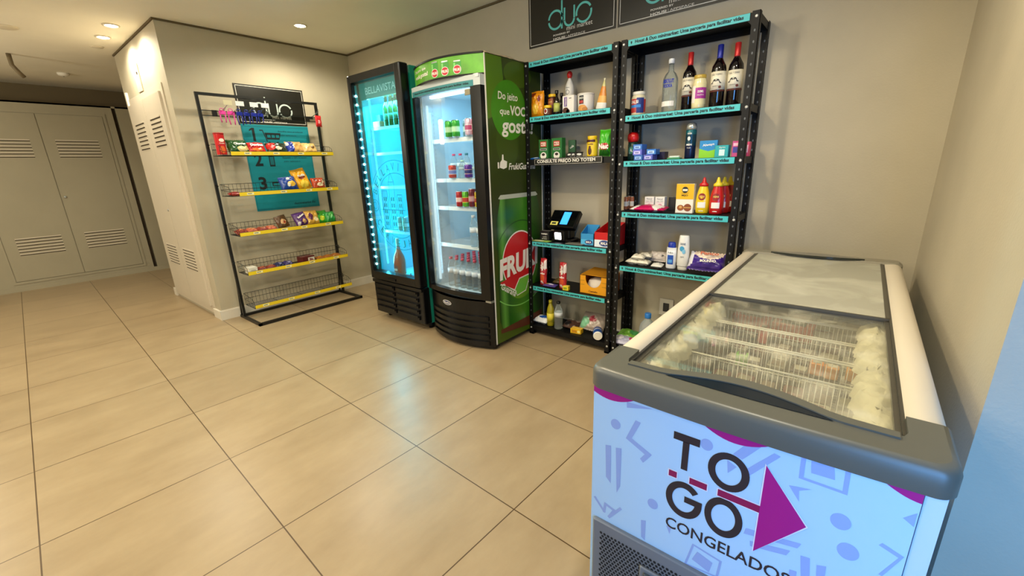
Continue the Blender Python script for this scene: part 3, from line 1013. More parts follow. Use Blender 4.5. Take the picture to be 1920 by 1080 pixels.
# grille of the teal fridge
gm = MB()
gm.rbox(-bw, bw, -.005, .075, .06, .372, .012, BLACKP)
for side_ in (0, 1):
    x0, x1 = (-bw + .03, -.035) if not side_ else (-.005, bw - .06)
    for k in range(5):
        z = .095 + .052 * k
        gm.prism([(x0, z), (x1, z), (x1, z + .034), (x0, z + .034)], (0, -.005, 0), XF[0], XF[1], 0, .012, BLACKP)
        gm.prism([(x0 + .01, z + .018), (x1 - .01, z + .018), (x1 - .01, z + .034), (x0 + .01, z + .034)], (0, -.017, 0), XF[0], XF[1], 0, .008, BLACKP)
gm.rbox(-bw, bw, -.018, .0, .345, .372, .004, BLACKP)
gm.build('base_grille', b_)
for x in (-.29, .29):
    for y in (.10, .54):
        MB().lathe([(.022, 0), (.022, .035), (.014, .062)], BLACK, (x, y), 12).build('foot', b_)


def wpos(fx, fy, lx, ly, z):
    """fridge-local to world for things facing -X"""
    return (fx + ly, fy - lx, z)


# ================================================================= PRODUCT BUILDERS
def can_proto(name, label, cat, r, h, body, band, accent, group=None):
    t = thing(name, label, cat, (0, 0, 0), E, group)
    m1, m2, m3 = mat(body, .25, .3), mat(band, .3), mat(accent, .3)
    MB().lathe([(r * .75, 0, STEEL), (r * .98, h * .06, m1), (r, h * .10, m1), (r, h * .30, m2), (r, h * .34, m3), (r, h * .60, m2), (r, h * .64, m1), (r, h * .9, m1), (r * .88, h * .965, STEEL), (r * .86, h, STEEL)], m1, seg=18).build('can_body', t)
    MB().lathe([(r * .80, h - .0025), (r * .80, h - .001)], STEEL, seg=16).build('lid', t)
    return t


def bottle(name, label, cat, prof, body, cap, loc, rot=E, group=None, decals=None, seg=22, sx=1, sy=1):
    """prof: body profile; cap: (profile, material)"""
    t = thing(name, label, cat, loc, rot, group)
    MB().lathe(prof, body, seg=seg, sx=sx, sy=sy).build('bottle_body' if 'bottle' in name else 'jar_body', t)
    if cap:
        MB().lathe(cap[0], cap[1], seg=seg, sx=cap[2] if len(cap) > 2 else 1, sy=cap[2] if len(cap) > 2 else 1).build('cap', t)
    if decals:
        d_ = MB(); decals(d_); d_.build('label', t)
    return t


def carton(name, label, cat, w, d_, h, col, loc, rot=E, group=None, art=None, side=None, tilt=0):
    t = thing(name, label, cat, loc, rot, group)
    m1 = mat(col, .45); ms = mat(side, .45) if side else m1
    b0 = MB(); b0.rbox(-w / 2, w / 2, -d_ / 2, d_ / 2, 0, h, .0015, m1, 1)
    b0.build('box_body', t)
    if art:
        a_ = MB(); art(a_, Vector((0, -d_ / 2, 0))); a_.build('printed_face', t)
    b0 = MB().box(-w / 2 + .001, w / 2 - .001, -.0005, .0005, h, h + .0008, mat('#d9d4c8', .5)); b0.build('flap', t)
    return t


def pillow(name, label, cat, w, h, th, cols, loc, rot=E, tilt=.25, lie=False, seed=1, patches=(), group=None, art=None, roll=0.0):
    """crimped film bag; cols: (main, lower, accent). stands leaning back by tilt, or lies flat"""
    t = thing(name, label, cat, loc, rot, group)
    r = random.Random(seed); nx, nz = 22, 24
    M1 = [mat(c, .3, coat=.4, bump=.3, bs=60) for c in cols]
    vs = []; fs = []; ms = []
    bmp = {}
    for sgn in (-1, 1):
        for j in range(nz + 1):
            for i in range(nx + 1):
                u = -1 + 2 * i / nx; v = -1 + 2 * j / nz
                e = max(0, (1 - abs(u) ** 3)) ** .5 * max(0, 1 - abs(v) ** 4)
                if abs(v) > .88: e = 0
                key = (i, j)
                if key not in bmp: bmp[key] = max(-1, min(1, .45 * math.sin(5 * u + seed) + .4 * math.sin(6.5 * v + 2 * seed) + .35 * math.sin(9 * u - 7 * v + seed) + .3 * math.sin(14 * u + 11 * v) + r.uniform(-.25, .25)))
                tk = th / 2 * e * (1 + .22 * bmp[key])
                pinch = 1 - .07 * e
                zz = v * h / 2 * (1 + .02 * math.sin(u * 4 + seed)) + (.003 * ((i % 2) * 2 - 1) if abs(v) == 1 else 0)
                vs.append(Vector((u * w / 2 * pinch + bmp[key] * .002, sgn * tk + (.001 * sgn), zz)))
    K = (nx + 1) * (nz + 1)
    mb = MB()
    mb.v = vs
    for s_ in range(2):
        for j in range(nz):
            for i in range(nx):
                a = s_ * K + j * (nx + 1) + i
                q = (a, a + 1, a + nx + 2, a + nx + 1)
                if s_ == 1: q = tuple(reversed(q))
                u = -1 + 2 * (i + .5) / nx; v = -1 + 2 * (j + .5) / nz
                mi_ = 0
                for (pu, pv, ru, rv, ci) in patches:
                    if ((u - pu) / ru) ** 2 + ((v - pv) / rv) ** 2 < 1: mi_ = ci
                mb.f.append(q); mb.m.append(mb.mi(M1[mi_])); mb.smooth.append(True)
    bnd = [j * (nx + 1) for j in range(nz + 1)]
    for col_ in (0, nx):
        for j in range(nz):
            a = j * (nx + 1) + col_; b2 = a + nx + 1
            mb.f.append((a, b2, b2 + K, a + K) if col_ == 0 else (a, a + K, b2 + K, b2)); mb.m.append(0); mb.smooth.append(True)
    if art:
        art(mb)
    if lie:
        X = Matrix.Translation((0, 0, th / 2 + .002)) @ Matrix.Rotation(-PI / 2 + tilt, 4, 'X') @ Matrix.Rotation(roll, 4, 'Y')
    else:
        X = Matrix.Translation((0, 0, h / 2 * abs(math.cos(tilt)) * abs(math.cos(roll)) + w / 2 * abs(math.sin(roll)) + .001 + th * .4 * abs(math.sin(tilt)))) @ Matrix.Rotation(-tilt, 4, 'X') @ Matrix.Rotation(roll, 4, 'Y')
    mb.build('film_bag', t, xf=X)
    return t


RF = lambda x0, x1, z0, z1, col, off=.0008, rough=.45: (lambda a, o: a.rect(x0, x1, z0, z1, o, XF, mat(col, rough), off))
# ================================================================= PRODUCTS, LEFT SHELF UNIT
def sh(x, y, z):
    return (x, y, z + .0005)


X1 = 2.60
pillow('snack_bag', 'orange-yellow snack bag at the left end of the top shelf', 'snack bag', .105, .168, .05, ('#e5930f', '#f3c13a', '#8a2c12'), sh(2.61, 1.868, LZ[1]), tilt=.05, seed=2,
       patches=((-.1, -.35, .55, .4, 1), (-.6, .75, .5, .16, 2), (.5, .4, .25, .25, 2)))


def jar(name, label, r, h, cap, glassc, band, loc, art=None, fill=None, rot=E):
    t = thing(name, label, 'jar', loc, rot)
    bc = mat(glassc, .25, coat=.4); bd = mat(band, .4)
    hb = h - .018
    MB().lathe([(r * .9, 0, bc), (r, .006, bc), (r, hb * .15, bd), (r, hb * .78, bc), (r, hb * .86, bc), (r * .82, hb, bc), (r * .8, hb + .003, bc)], bc, seg=24).build('jar_body', t)
    MB().lathe([(r * .86, hb), (r * .88, hb + .002), (r * .88, h - .002), (r * .84, h)], mat(cap, .35), seg=24).build('lid', t)
    if art:
        a = MB(); art(a, r); a.build('label', t)
    return t


def curved(r):
    return lambda v: Vector((r * math.sin(v.x / r), -(r + .0006 - min(0, v.y) * 0) * math.cos(v.x / r) + 0, v.z))


def jlabel(fn):
    """label artwork wrapped round a jar of radius r"""
    def g_(a, r):
        tmp = MB(); fn(tmp, r)
        for v in tmp.v:
            off = -v.y
            x = v.x; rr_ = r + off
            v.x = rr_ * math.sin(x / r); v.y = -rr_ * math.cos(x / r)
        a.v, a.f, a.m, a.mats, a.smooth = tmp.v, tmp.f, tmp.m, tmp.mats, tmp.smooth
    return g_


OO = (0, 0, 0)
jar('chocolate_jar', 'brown jar with yellow lid, front lower one of the stacked pair', .030, .066, '#f2c417', '#4a1d10', '#5a2a16', sh(2.585, 1.765, LZ[1]), jlabel(lambda a, r: a.ell(0, .028, .014, .018, OO, XF, WHITE, .001, 16).ell(0, .028, .010, .012, OO, XF, mat('#8a1c14', .4), .0015, 16)))
jar('chocolate_jar', 'taller brown jar with yellow lid behind the small brown jar', .034, .145, '#f2c417', '#4a1d10', '#5f2412', sh(2.665, 1.778, LZ[1]), jlabel(lambda a, r: a.rect(-.02, .02, .075, .115, OO, XF, mat('#9b4a1c', .4), .001).text('CAFÉ', 0, .095, .03, .014, OO, XF, mat('#d8b060', .4), .0016, bold=.03)))


def sauce(label, loc, lab, h=.155, r=.021):
    dk = mat('#120b08', .12, coat=.6)
    t = thing('sauce_bottle', label, 'bottle', loc, E)
    MB().lathe([(r * .9, 0), (r, .004), (r, h * .52), (r * .85, h * .62), (r * .42, h * .74), (r * .4, h * .86)], dk, seg=20).build('bottle_body', t)
    MB().lathe([(r * .55, h * .86), (r * .58, h * .87), (r * .58, h * .99), (r * .5, h)], mat('#14120f', .4), seg=16).build('cap', t)
    MB().lathe([(r + .0006, h * .12), (r + .0006, h * .48)], mat(lab, .45), seg=20).build('label', t)


sauce('dark soy sauce bottle with pale green label on the top left shelf', sh(2.60, 1.703, LZ[1]), '#b7bf62')
sauce('dark bottle half hidden behind the soy sauce bottle', sh(2.69, 1.722, LZ[1]), '#3a3524', .15, .02)

# white sauce bottle with a red cap
t = thing('squeeze_bottle', 'white bottle with round red cap behind the purple-labelled pack', 'bottle', sh(2.72, 1.675, LZ[1]), E)
wm = mat('#e9e6de', .3)
MB().lathe([(.028, 0), (.031, .006), (.031, .17), (.029, .19), (.020, .215), (.012, .232), (.010, .24)], wm, seg=22).build('bottle_body', t)
MB().lathe([(.012, .24), (.014, .243), (.019, .256), (.019, .268), (.013, .28), (.003, .285)], mat('#c9201e', .35), seg=18).build('cap', t)
a = MB(); jlabel(lambda a_, r: a_.ring(0, .15, .012, .0145, OO, XF, INK, .001, 20).text('Mayo', 0, .178, .028, .01, OO, XF, INK, .001))(a, .031); a.build('label', t)

carton('biscuit_box', 'white box with purple label and chocolate picture on the top shelf', 'box', .088, .045, .112, '#eeeae4', sh(2.62, 1.612, LZ[1]), art=lambda a, o: (
    a.rect(-.030, -.008, .045, .104, o, XF, mat('#6b3f96', .45)), a.text('Nescau', -.019, .075, .05, .012, o, XF, WHITE, .0014, rot=PI / 2, bold=.03),
    a.ell(-.018, .02, .024, .020, o, XF, mat('#4d2416', .5)), a.ell(.0, .014, .014, .014, o, XF, mat('#3a1a10', .5)), a.rect(.008, .026, .092, .096, o, XF, INK)))
t = thing('cookie_can', 'wide white can with black and red emblem and cookie picture', 'can', sh(2.625, 1.492, LZ[1]), E)
MB().lathe([(.049, 0), (.051, .003), (.054, .098), (.054, .102)], wm, seg=28).build('can_body', t)
MB().lathe([(.055, .100), (.0555, .102), (.0555, .109), (.052, .111)], mat('#d8d4cc', .4), seg=28).build('lid', t)
a = MB(); jlabel(lambda a_, r: (a_.rect(-.022, .012, .045, .096, OO, XF, INK, .001), a_.rect(-.019, .009, .05, .066, OO, XF, mat('#b03030', .4), .0016), a_.text('NESCO', -.005, .081, .03, .012, OO, XF, WHITE, .0016, bold=.02), a_.ell(0, .022, .032, .018, OO, XF, mat('#d79a4e', .6), .001, 20), a_.ell(.02, .014, .018, .012, OO, XF, mat('#b97a34', .6), .0014, 16)))(a, .053); a.build('label', t)
# cone bag
t = thing('cone_bag', 'pointed orange and white cone bag near the right end of the top shelf', 'bag', sh(2.63, 1.385, LZ[1]), E)
oc = mat('#d88420', .3, coat=.4, var=.2, vs=40)
MB().lathe([(.034, 0, wm), (.038, .012, wm), (.034, .045, mat('#e9b15a', .35)), (.027, .085, oc), (.014, .14, mat('#c9c27e', .3)), (.004, .175, mat('#d9d4b8', .3)), (.007, .188)], oc, sy=.5, seg=14).build('cone_body', t, xf=Matrix.Rotation(.12, 4, 'Y'))

# --- coffee shelf
for (lab, x, y, w_, h_, d_) in (('green coffee pack with red emblem, leftmost on its shelf', 2.60, 1.802, .078, .135, .045),
                                ('green coffee pack right behind the leftmost coffee pack', 2.625, 1.705, .085, .14, .05)):
    carton('coffee_pack', lab, 'coffee pack', w_, d_, h_, '#1d6b2c', sh(x, y, LZ[2]), side='#185a24', art=lambda a, o: (
        a.rect(-.026, .026, .085, .122, o, XF, mat('#b3221e', .45)), a.rect(-.020, .020, .092, .115, o, XF, mat('#e7d9c8', .45), .0012), a.text('MELITA', 0, .1035, .036, .014, o, XF, mat('#a01818', .45), .0016, bold=.03),
        a.rect(-.028, .028, .062, .074, o, XF, WHITE), a.rect(-.026, .026, .064, .072, o, XF, INK, .0012), a.ell(0, .026, .026, .024, o, XF, WHITE), a.ell(0, .034, .014, .009, o, XF, mat('#2a1510', .5), .0014)))
t = carton('coffee_pack', 'dark green coffee pack turned away behind the other two', 'coffee pack', .05, .05, .125, '#17502a', sh(2.72, 1.65, LZ[2]), rot=E + .35, art=lambda a, o: a.text('café', 0, .08, .03, .014, o, XF, WHITE, .001, rot=.5))
proto = pillow('sachet', 'black and white sachet lying in front of the green coffee packs', 'sachet', .05, .04, .012, ('#1b1b1c', '#dcdcd8', '#8b1f1f'), sh(2.60, 1.575, LZ[2]), tilt=.5, seed=4, patches=((0, .1, .7, .35, 1),), group='black sachets on the coffee shelf')
for k, (x, y, rz) in enumerate(((2.61, 1.53, .2), (2.60, 1.60, -.3), (2.66, 1.56, .9))):
    dup(proto, sh(x, y, LZ[2]), E + rz)
jar('chocolate_powder_jar', 'yellow and brown powder jar beside the bright green bag', .036, .135, '#e7bd12', '#e8c21c', '#ecc92a', sh(2.62, 1.436, LZ[2]), jlabel(lambda a, r: (a.rect(-.036, .036, .096, .112, OO, XF, mat('#4a1f12', .4), .001), a.ell(0, .04, .013, .024, OO, XF, mat('#4a2412', .4), .001, 20), a.ell(0, .066, .008, .008, OO, XF, mat('#4a2412', .4), .001, 14), a.text('Toddy', 0, .083, .045, .014, OO, XF, mat('#7a3a12', .4), .001, bold=.03))))
pillow('chocolate_bag', 'bright green bag with red lettering at the right end of the coffee shelf', 'bag', .083, .165, .045, ('#3fae1c', '#1d5a14', '#b01a1a'), sh(2.61, 1.336, LZ[2]), tilt=.05, seed=5,
       patches=((0, -.75, .95, .3, 1), (0, -.25, .85, .28, 2)), art=lambda a: a.text('Nesc', 0, -.020, .066, .034, (0, -.024, 0), XF, WHITE, .002, bold=.04))
t = pillow('wipes_pack', 'small blue and white packet at the left end of the coffee shelf', 'packet', .075, .05, .014, ('#2a6fc4', '#e8ecf2', '#1c3f8c'), sh(2.575, 1.872, LZ[2]), tilt=.12, lie=True, seed=6, patches=((.3, -.3, .5, .5, 1),))

# --- payment terminal shelf
t = thing('scanner_terminal', 'black self-checkout scanner with angled screen and lit white square', 'scanner', sh(2.66, 1.672, LZ[3]), E)
MB().rbox(-.085, .085, -.06, .07, 0, .022, .012, BLACKP).build('base', t)
MB().rbox(-.055, .055, -.03, .06, .02, .12, .018, BLACKP).build('neck', t)
X = Matrix.Translation((.0, -.005, .155)) @ Matrix.Rotation(math.radians(-42), 4, 'X')
MB().rbox(-.115, .115, -.022, .022, -.075, .075, .008, BLACKP).build('screen_housing', t, xf=X)
s = MB().rect(-.105, .105, -.064, .064, (0, -.022, 0), XF, mat('#07080a', .12), .0006); s.build('screen', t, xf=X)
s = MB().rect(-.012, .050, -.052, .056, (0, -.0235, 0), XF, mat('#2f86e0', .3, emit=1.2)); s.build('screen_image', t, xf=X)
s = MB().rect(-.092, -.030, -.062, -.030, (0, -.0235, 0), XF, mat('#d5cf6a', .5)).rect(-.08, -.045, -.053, -.039, (0, -.0235, 0), XF, INK, .0014); s.build('sticker', t, xf=X)
X2 = Matrix.Translation((-.01, -.062, .048)) @ Matrix.Rotation(math.radians(8), 4, 'X')
MB().rbox(-.05, .05, -.012, .04, -.042, .042, .012, BLACKP).build('reader_head', t, xf=X2)
MB().rbox(-.030, .022, -.0145, -.012, -.024, .026, .004, mat((.93, .96, 1.0), .4, emit=3.5)).build('reader_light', t, xf=X2)
t = carton('till_box', 'small black box with white lettering beside the scanner', 'box', .085, .06, .07, '#111214', sh(2.64, 1.825, LZ[3]), art=lambda a, o: (a.text('VAREJO', 0, .048, .058, .014, o, XF, WHITE, .001, bold=.03), a.text('mobile', .004, .028, .035, .008, o, XF, WHITE, .001), a.text('self store', 0, .014, .045, .009, o, XF, WHITE, .001)))


def display_box(name, label, w, d_, h, col, low, loc, rot, word, back=1.5):
    t = thing(name, label, 'display box', loc, rot)
    m1 = mat(col, .45); m2 = mat(low, .45)
    b = MB()
    b.box(-w / 2, w / 2, -d_ / 2, d_ / 2, 0, .003, m1)
    b.box(-w / 2, w / 2, -d_ / 2, -d_ / 2 + .003, 0, h, m1)
    b.box(-w / 2, w / 2, d_ / 2 - .003, d_ / 2, 0, h * back, m1)
    for sx in (-1, 1):
        x0, x1 = sorted((sx * w / 2, sx * (w / 2 - .003)))
        b.add([(x0, -d_ / 2, 0), (x1, -d_ / 2, 0), (x1, d_ / 2, 0), (x0, d_ / 2, 0), (x0, -d_ / 2, h), (x1, -d_ / 2, h), (x1, d_ / 2, h * back), (x0, d_ / 2, h * back)],
              [(3, 2, 1, 0), (4, 5, 6, 7), (0, 1, 5, 4), (1, 2, 6, 5), (2, 3, 7, 6), (3, 0, 4, 7)], m1)
    b.build('box_body', t)
    a = MB(); o = (0, -d_ / 2, 0)
    a.rect(-w / 2 + .001, w / 2 - .001, .001, h * .5, o, XF, m2)
    a.ell(.012, h * .27, w * .30, h * .2, o, XF, mat('#16357e', .4), .0012)
    a.text(word, .012, h * .27, w * .42, h * .2, o, XF, WHITE, .0018, bold=.04)
    a.rect(w / 2 - .001, w / 2 - .002, 0, 0, o, XF, m2)
    a.build('printed_face', t)
    a = MB().box(-w / 2 + .006, w / 2 - .006, -d_ / 2 + .01, d_ / 2 - .012, .004, h * .82, m1); a.build('packed_sachets', t)
    return t


display_box('display_box', 'light blue open display box between the scanner and the red box', .095, .12, .080, '#2f8fc8', '#4fb3e0', sh(2.65, 1.455, LZ[3]), E + .12, 'MALA', 1.6)
display_box('display_box', 'red and white open display box on the corner of the terminal shelf', .128, .20, .100, '#c4161c', '#dfe9f2', sh(2.665, 1.312, LZ[3]), E - .02, 'MALA', 1.5)
t = thing('sticker_sheet', 'pale green printed sheet lying flat at the left of the terminal shelf', 'sheet', sh(2.575, 1.83, LZ[3]), E)
MB().box(-.075, .075, -.025, .03, 0, .0016, mat('#9bc05a', .5)).rect(-.06, .02, -.015, .015, (0, 0, .0018), (Vector((1, 0, 0)), Vector((0, 1, 0))), mat('#e6e2cc', .5), .0004).build('sheet', t)
t = thing('phone_pad', 'flat grey pad lying on the front edge beside the scanner', 'pad', sh(2.585, 1.535, LZ[3]), E)
MB().rbox(-.07, .07, -.035, .035, 0, .006, .006, mat('#6b6a62', .4)).build('pad_body', t)

# --- wafer tubes and big carton
for lab, x, y, k, hh in (('left red and white upright wafer packet behind the shelf strip', 2.60, 1.828, 7, .21), ('right red and white upright wafer packet beside the orange carton', 2.59, 1.645, 8, .20)):
    pillow('wafer_packet', lab, 'wafer packet', .058, hh, .04, ('#b5202a', '#e7dcd6', '#d4502a'), sh(x, y, LZ[4]), tilt=.05, seed=k,
           patches=((.75, .55, .4, .35, 1), (0, .30, .8, .10, 1), (0, -.45, .62, .30, 2), (0, -.12, .7, .08, 1), (-.2, -.8, .5, .12, 1)),
           art=lambda a: a.text('wafer', 0, .045, .075, .024, (0, -.025, 0), XF, WHITE, .002, rot=PI / 2, bold=.03))
carton('tea_box', 'tiny yellow box at the shelf edge beneath the right wafer packet', 'box', .045, .035, .032, '#e6cf2a', sh(2.575, 1.607, LZ[4]), rot=E + .15, art=lambda a, o: a.rect(-.015, .012, .008, .024, o, XF, mat('#8aa32a', .45)))
pillow('candy_packet', 'small violet and yellow packet lying between the wafer packets', 'packet', .11, .055, .016, ('#4a3c86', '#d9d6e8', '#8a7f2c'), sh(2.59, 1.76, LZ[4]), tilt=.15, lie=True, seed=9, patches=((.1, 0, .5, .3, 1), (-.7, .3, .3, .5, 2)))
pillow('candy_packet', 'dull brown packet in the shade behind the wafer packets', 'packet', .10, .07, .03, ('#5a4a2a', '#7a6a3a', '#3a2a1a'), sh(2.71, 1.75, LZ[4]), tilt=.3, lie=True, seed=10, patches=((.1, 0, .5, .3, 1),))
# orange carton with a tear-out window
t = thing('tissue_carton', 'large orange-yellow carton with rounded window cut into its front', 'carton', sh(2.675, 1.385, LZ[4]), E)
OC = mat('#e09a12', .5); OD = mat('#b85c12', .5)
w_, d_, h_ = .215, .20, .132
b = MB()
# front with scooped opening
n = 16
arc = [(.062 * math.cos(math.radians(180 + 180 * k / n)), .118 + .068 * math.sin(math.radians(180 + 180 * k / n))) for k in range(n + 1)]
b.prism([(-w_ / 2, 0), (w_ / 2, 0), (w_ / 2, h_), (-w_ / 2, h_), (-w_ / 2, h_)][:4] if False else [(-w_ / 2, h_), (-w_ / 2, 0), (w_ / 2, 0), (w_ / 2, h_), (.062, h_), (.062, .118)] + list(reversed(arc))[1:] + [(-.062, h_)], (0, -d_ / 2, 0), XF[0], XF[1], -.003, 0, OC)
b.box(-w_ / 2, -w_ / 2 + .003, -d_ / 2, d_ / 2, 0, h_, OD).box(w_ / 2 - .003, w_ / 2, -d_ / 2, d_ / 2, 0, h_, OD).box(-w_ / 2, w_ / 2, d_ / 2 - .003, d_ / 2, 0, h_, OD).box(-w_ / 2, w_ / 2, -d_ / 2, d_ / 2, 0, .003, OC)
b.box(-w_ / 2, w_ / 2, -d_ / 2 + .02, d_ / 2, h_, h_ + .003, mat('#c98a14', .5))
b.add([(-w_ / 2, -d_ / 2 + .02, h_ + .003), (w_ / 2, -d_ / 2 + .02, h_ + .003), (w_ / 2 - .01, .04, h_ + .03), (-w_ / 2 + .04, .04, h_ + .035)], [(0, 1, 2, 3)], mat('#a8700f', .5))
b.build('box_body', t)
MB().lathe([(.085, .02), (.09, .05), (.075, .09), (.03, .105), (.001, .108)], mat('#cfc6bc', .6), seg=20).build('wrapped_content', t)
a = MB(); o = (0, -d_ / 2, 0)
for x in (-.085, .085):
    for z in (.095, .065):
        a.rect(x - .016, x + .016, z - .003, z + .003, o, XF, mat('#b8841a', .5))
a.text('Camelo', 0, .022, .07, .014, o, XF, mat('#5a2a0a', .5), bold=.02)
a.build('printed_face', t)

# --- bottom shelf, left unit
pillow('wipes_pack', 'blue and white soft pack at the left end of the bottom shelf', 'soft pack', .13, .10, .05, ('#e9edf3', '#1f62c8', '#1a3f96'), sh(2.63, 1.865, LZ[5]), tilt=.10, lie=True, seed=11, patches=((.1, .1, .6, .5, 1), (.1, -.1, .3, .2, 2)))
oilm = mat('#a99a1e', .08, coat=.6)
t = thing('oil_bottle', 'yellow-green cooking oil bottle with label on the bottom shelf', 'bottle', sh(2.62, 1.780, LZ[5]), E)
MB().lathe([(.027, 0), (.030, .006), (.030, .12), (.026, .145), (.013, .18), (.012, .19)], oilm, seg=20).build('bottle_body', t)
MB().lathe([(.015, .188), (.015, .208), (.012, .212)], mat('#c8b832', .4), seg=16).build('cap', t)
MB().lathe([(.0308, .035), (.0308, .105)], mat('#e2cf3c', .45), seg=20).build('label', t)
wat = glass_mat('water_plastic', (.86, .93, .95), .14, haze=.10)


def water_bottle(name, label, loc, cap, lab, h=.21, r=.031, group=None, rot=E):
    t = thing(name, label, 'bottle', loc, rot, group)
    MB().lathe([(r * .85, 0), (r, .006), (r, h * .18), (r * .94, h * .22), (r, h * .26), (r, h * .62), (r * .8, h * .76), (r * .42, h * .88), (r * .40, h * .92)], wat, seg=16).build('bottle_body', t)
    MB().lathe([(r * .47, h * .92), (r * .47, h * .995), (r * .4, h)], mat(cap, .4), seg=12).build('cap', t)
    MB().lathe([(r * 1.015, h * .46), (r * 1.015, h * .62)], mat(lab, .45), seg=16).build('label', t)
    return t


water_bottle('water_bottle', 'clear water bottle with black cap at the front of the bottom shelf', sh(2.595, 1.690, LZ[5]), '#17181a', '#d6dbe2', .222, .033)
pillow('bean_bag', 'dark brown transparent bag of beans lying on the bottom shelf', 'bag', .14, .11, .045, ('#4a3128', '#1d1a1c', '#8b7a70'), sh(2.67, 1.608, LZ[5]), tilt=.2, lie=True, seed=12, patches=((-.4, -.3, .4, .5, 1), (.5, .5, .3, .25, 2)))
carton('match_box', 'small yellow carton at the front edge of the bottom shelf', 'box', .085, .05, .036, '#e5b51c', sh(2.60, 1.528, LZ[5]), rot=E + .12, art=lambda a, o: (a.rect(-.03, .01, .008, .028, o, XF, mat('#c98a1a', .45)), a.ell(.025, .018, .012, .01, o, XF, mat('#f4e08a', .45))))
pillow('salad_bag', 'green, pink and clear plastic bag leaning at the right of the bottom shelf', 'bag', .20, .15, .07, ('#a89a90', '#7fc09a', '#a03a48'), sh(2.70, 1.44, LZ[5]), tilt=.75, seed=13, patches=((-.65, -.3, .45, .6, 1), (.05, .15, .35, .35, 2), (.5, .4, .4, .3, 0)))
t = thing('paper_roll_pack', 'dark blue and white roll pack poking off the bottom shelf corner', 'roll pack', sh(2.60, 1.352, LZ[5]), E)
MB().lathe([(.0305, -.055, mat('#e4e6ea', .5)), (.034, -.045, mat('#1d3f86', .4)), (.035, -.01, mat('#cdd8e6', .4)), (.035, 0, mat('#1d4a96', .4)), (.034, .055, mat('#e4e6ea', .5)), (.03, .062)], WHITE, seg=20).build('roll_wrap', t, xf=Matrix.Translation((0, 0, .037)) @ Matrix.Rotation(.5, 4, 'Z') @ Matrix.Rotation(PI / 2 , 4, 'X'))

# ================================================================= PRODUCTS, RIGHT SHELF UNIT
jar('preserve_jar', 'white-lidded jar with red and blue label at the left of the wine shelf', .042, .136, '#e6e2d6', '#d8cfae', '#c8352e', sh(2.64, 1.138, RZ[1]), jlabel(lambda a, r: (a.rect(-.042, .005, .02, .095, OO, XF, mat('#b73a34', .4), .001), a.rect(.005, .05, .015, .1, OO, XF, mat('#1c2f7a', .4), .001), a.rect(-.045, .03, .046, .062, OO, XF, mat('#3a86d0', .4), .0015), a.text('SALSI', -.01, .078, .05, .018, OO, XF, WHITE, .002, bold=.03))))
# vodka
vg = glass_mat('bottle_glass', (.84, .90, .92), .22, haze=.06)
t = thing('vodka_bottle', 'clear glass vodka bottle with blue letters and white cap', 'bottle', sh(2.65, .955, RZ[1]), E)
MB().lathe([(.038, 0), (.042, .008), (.042, .165), (.040, .185), (.030, .208), (.016, .222), (.0135, .235), (.0135, .262)], vg, seg=26).build('bottle_body', t)
MB().lathe([(.0165, .262), (.0165, .284), (.014, .288)], mat('#dfe3e8', .3), seg=18).build('cap', t)
a = MB(); jlabel(lambda a_, r: (a_.text('ABSOLUT', .0, .168, .066, .022, OO, XF, mat('#1c2f9a', .4), .001, bold=.06), a_.text('VODKA', -.002, .143, .055, .020, OO, XF, mat('#1c2f9a', .4), .001, bold=.06), a_.rect(-.04, .04, .035, .062, OO, XF, WHITE, .001)))(a, .042); a.build('label', t)


def wine(label, loc, cap, rot=E):
    t = thing('wine_bottle', label, 'wine bottle', loc, rot)
    g_ = mat('#0e0709', .08, coat=.6)
    MB().lathe([(.033, 0), (.0365, .006), (.0365, .19), (.034, .207), (.022, .228), (.015, .242), (.0135, .26), (.0135, .30), (.0145, .302), (.0145, .306)], g_, seg=26).build('bottle_body', t)
    MB().lathe([(.0150, .238), (.0147, .25), (.0147, .309), (.012, .311)], mat(cap, .35, .3), seg=20).build('capsule', t)
    lab = mat('#e8e0c8', .55)
    MB().lathe([(.0372, .088), (.0372, .178)], lab, seg=26).build('label', t)
    a = MB()

    def art(a_, r):
        a_.text('CASA Y CERRO', 0, .163, .055, .008, OO, XF, mat('#5a5246', .5), .0016)
        i_ = mat('#1d1814', .5)
        for s_ in (-1, 1):
            for q in range(7):
                xx = s_ * (.004 + .0032 * q); zz = .133 + .006 * math.sin(q * .9) - .0012 * q
                a_.ell(xx, zz, .0030, .0042 - .0003 * q, OO, XF, i_, .0016, 12)
        a_.ring(0, .128, .012, .0135, OO, XF, i_, .0016, 14, 30, 150)
        a_.text('RESERVA', 0, .106, .03, .005, OO, XF, mat('#5a5246', .5), .0016)
        a_.ell(.020, .100, .007, .007, OO, XF, mat('#6a3328', .45), .0018, 14)
    jlabel(art)(a, .0372); a.build('label_print', t)
    MB().lathe([(.0373, .078), (.0373, .086)], mat('#5c2a20', .5), seg=26).build('label_band', t)


wine('wine bottle with red capsule behind the purple-labelled jar', sh(2.69, .862, RZ[1]), '#c02a2a')
wine('wine bottle with blue capsule on the upper right shelf', sh(2.64, .695, RZ[1]), '#1f2a8c')
wine('wine bottle with red capsule, rightmost beside the steel post', sh(2.665, .617, RZ[1]), '#c02a2a')
jar('preserve_jar', 'jar of pale preserve with magenta label and golden lid before the wine', .035, .17, '#b89a3c', '#ddd2a0', '#ddd2a0', sh(2.60, .776, RZ[1]), jlabel(lambda a, r: (a.rect(-.01, .055, .05, .105, OO, XF, mat('#a02a8c', .4), .001), a.rect(-.05, -.01, .03, .115, OO, XF, mat('#e8e2d8', .4), .001), a.text('DOMEL', .018, .085, .03, .012, OO, XF, WHITE, .0016, bold=.03), a.text('PALMITO', .018, .068, .034, .007, OO, XF, WHITE, .0016))))

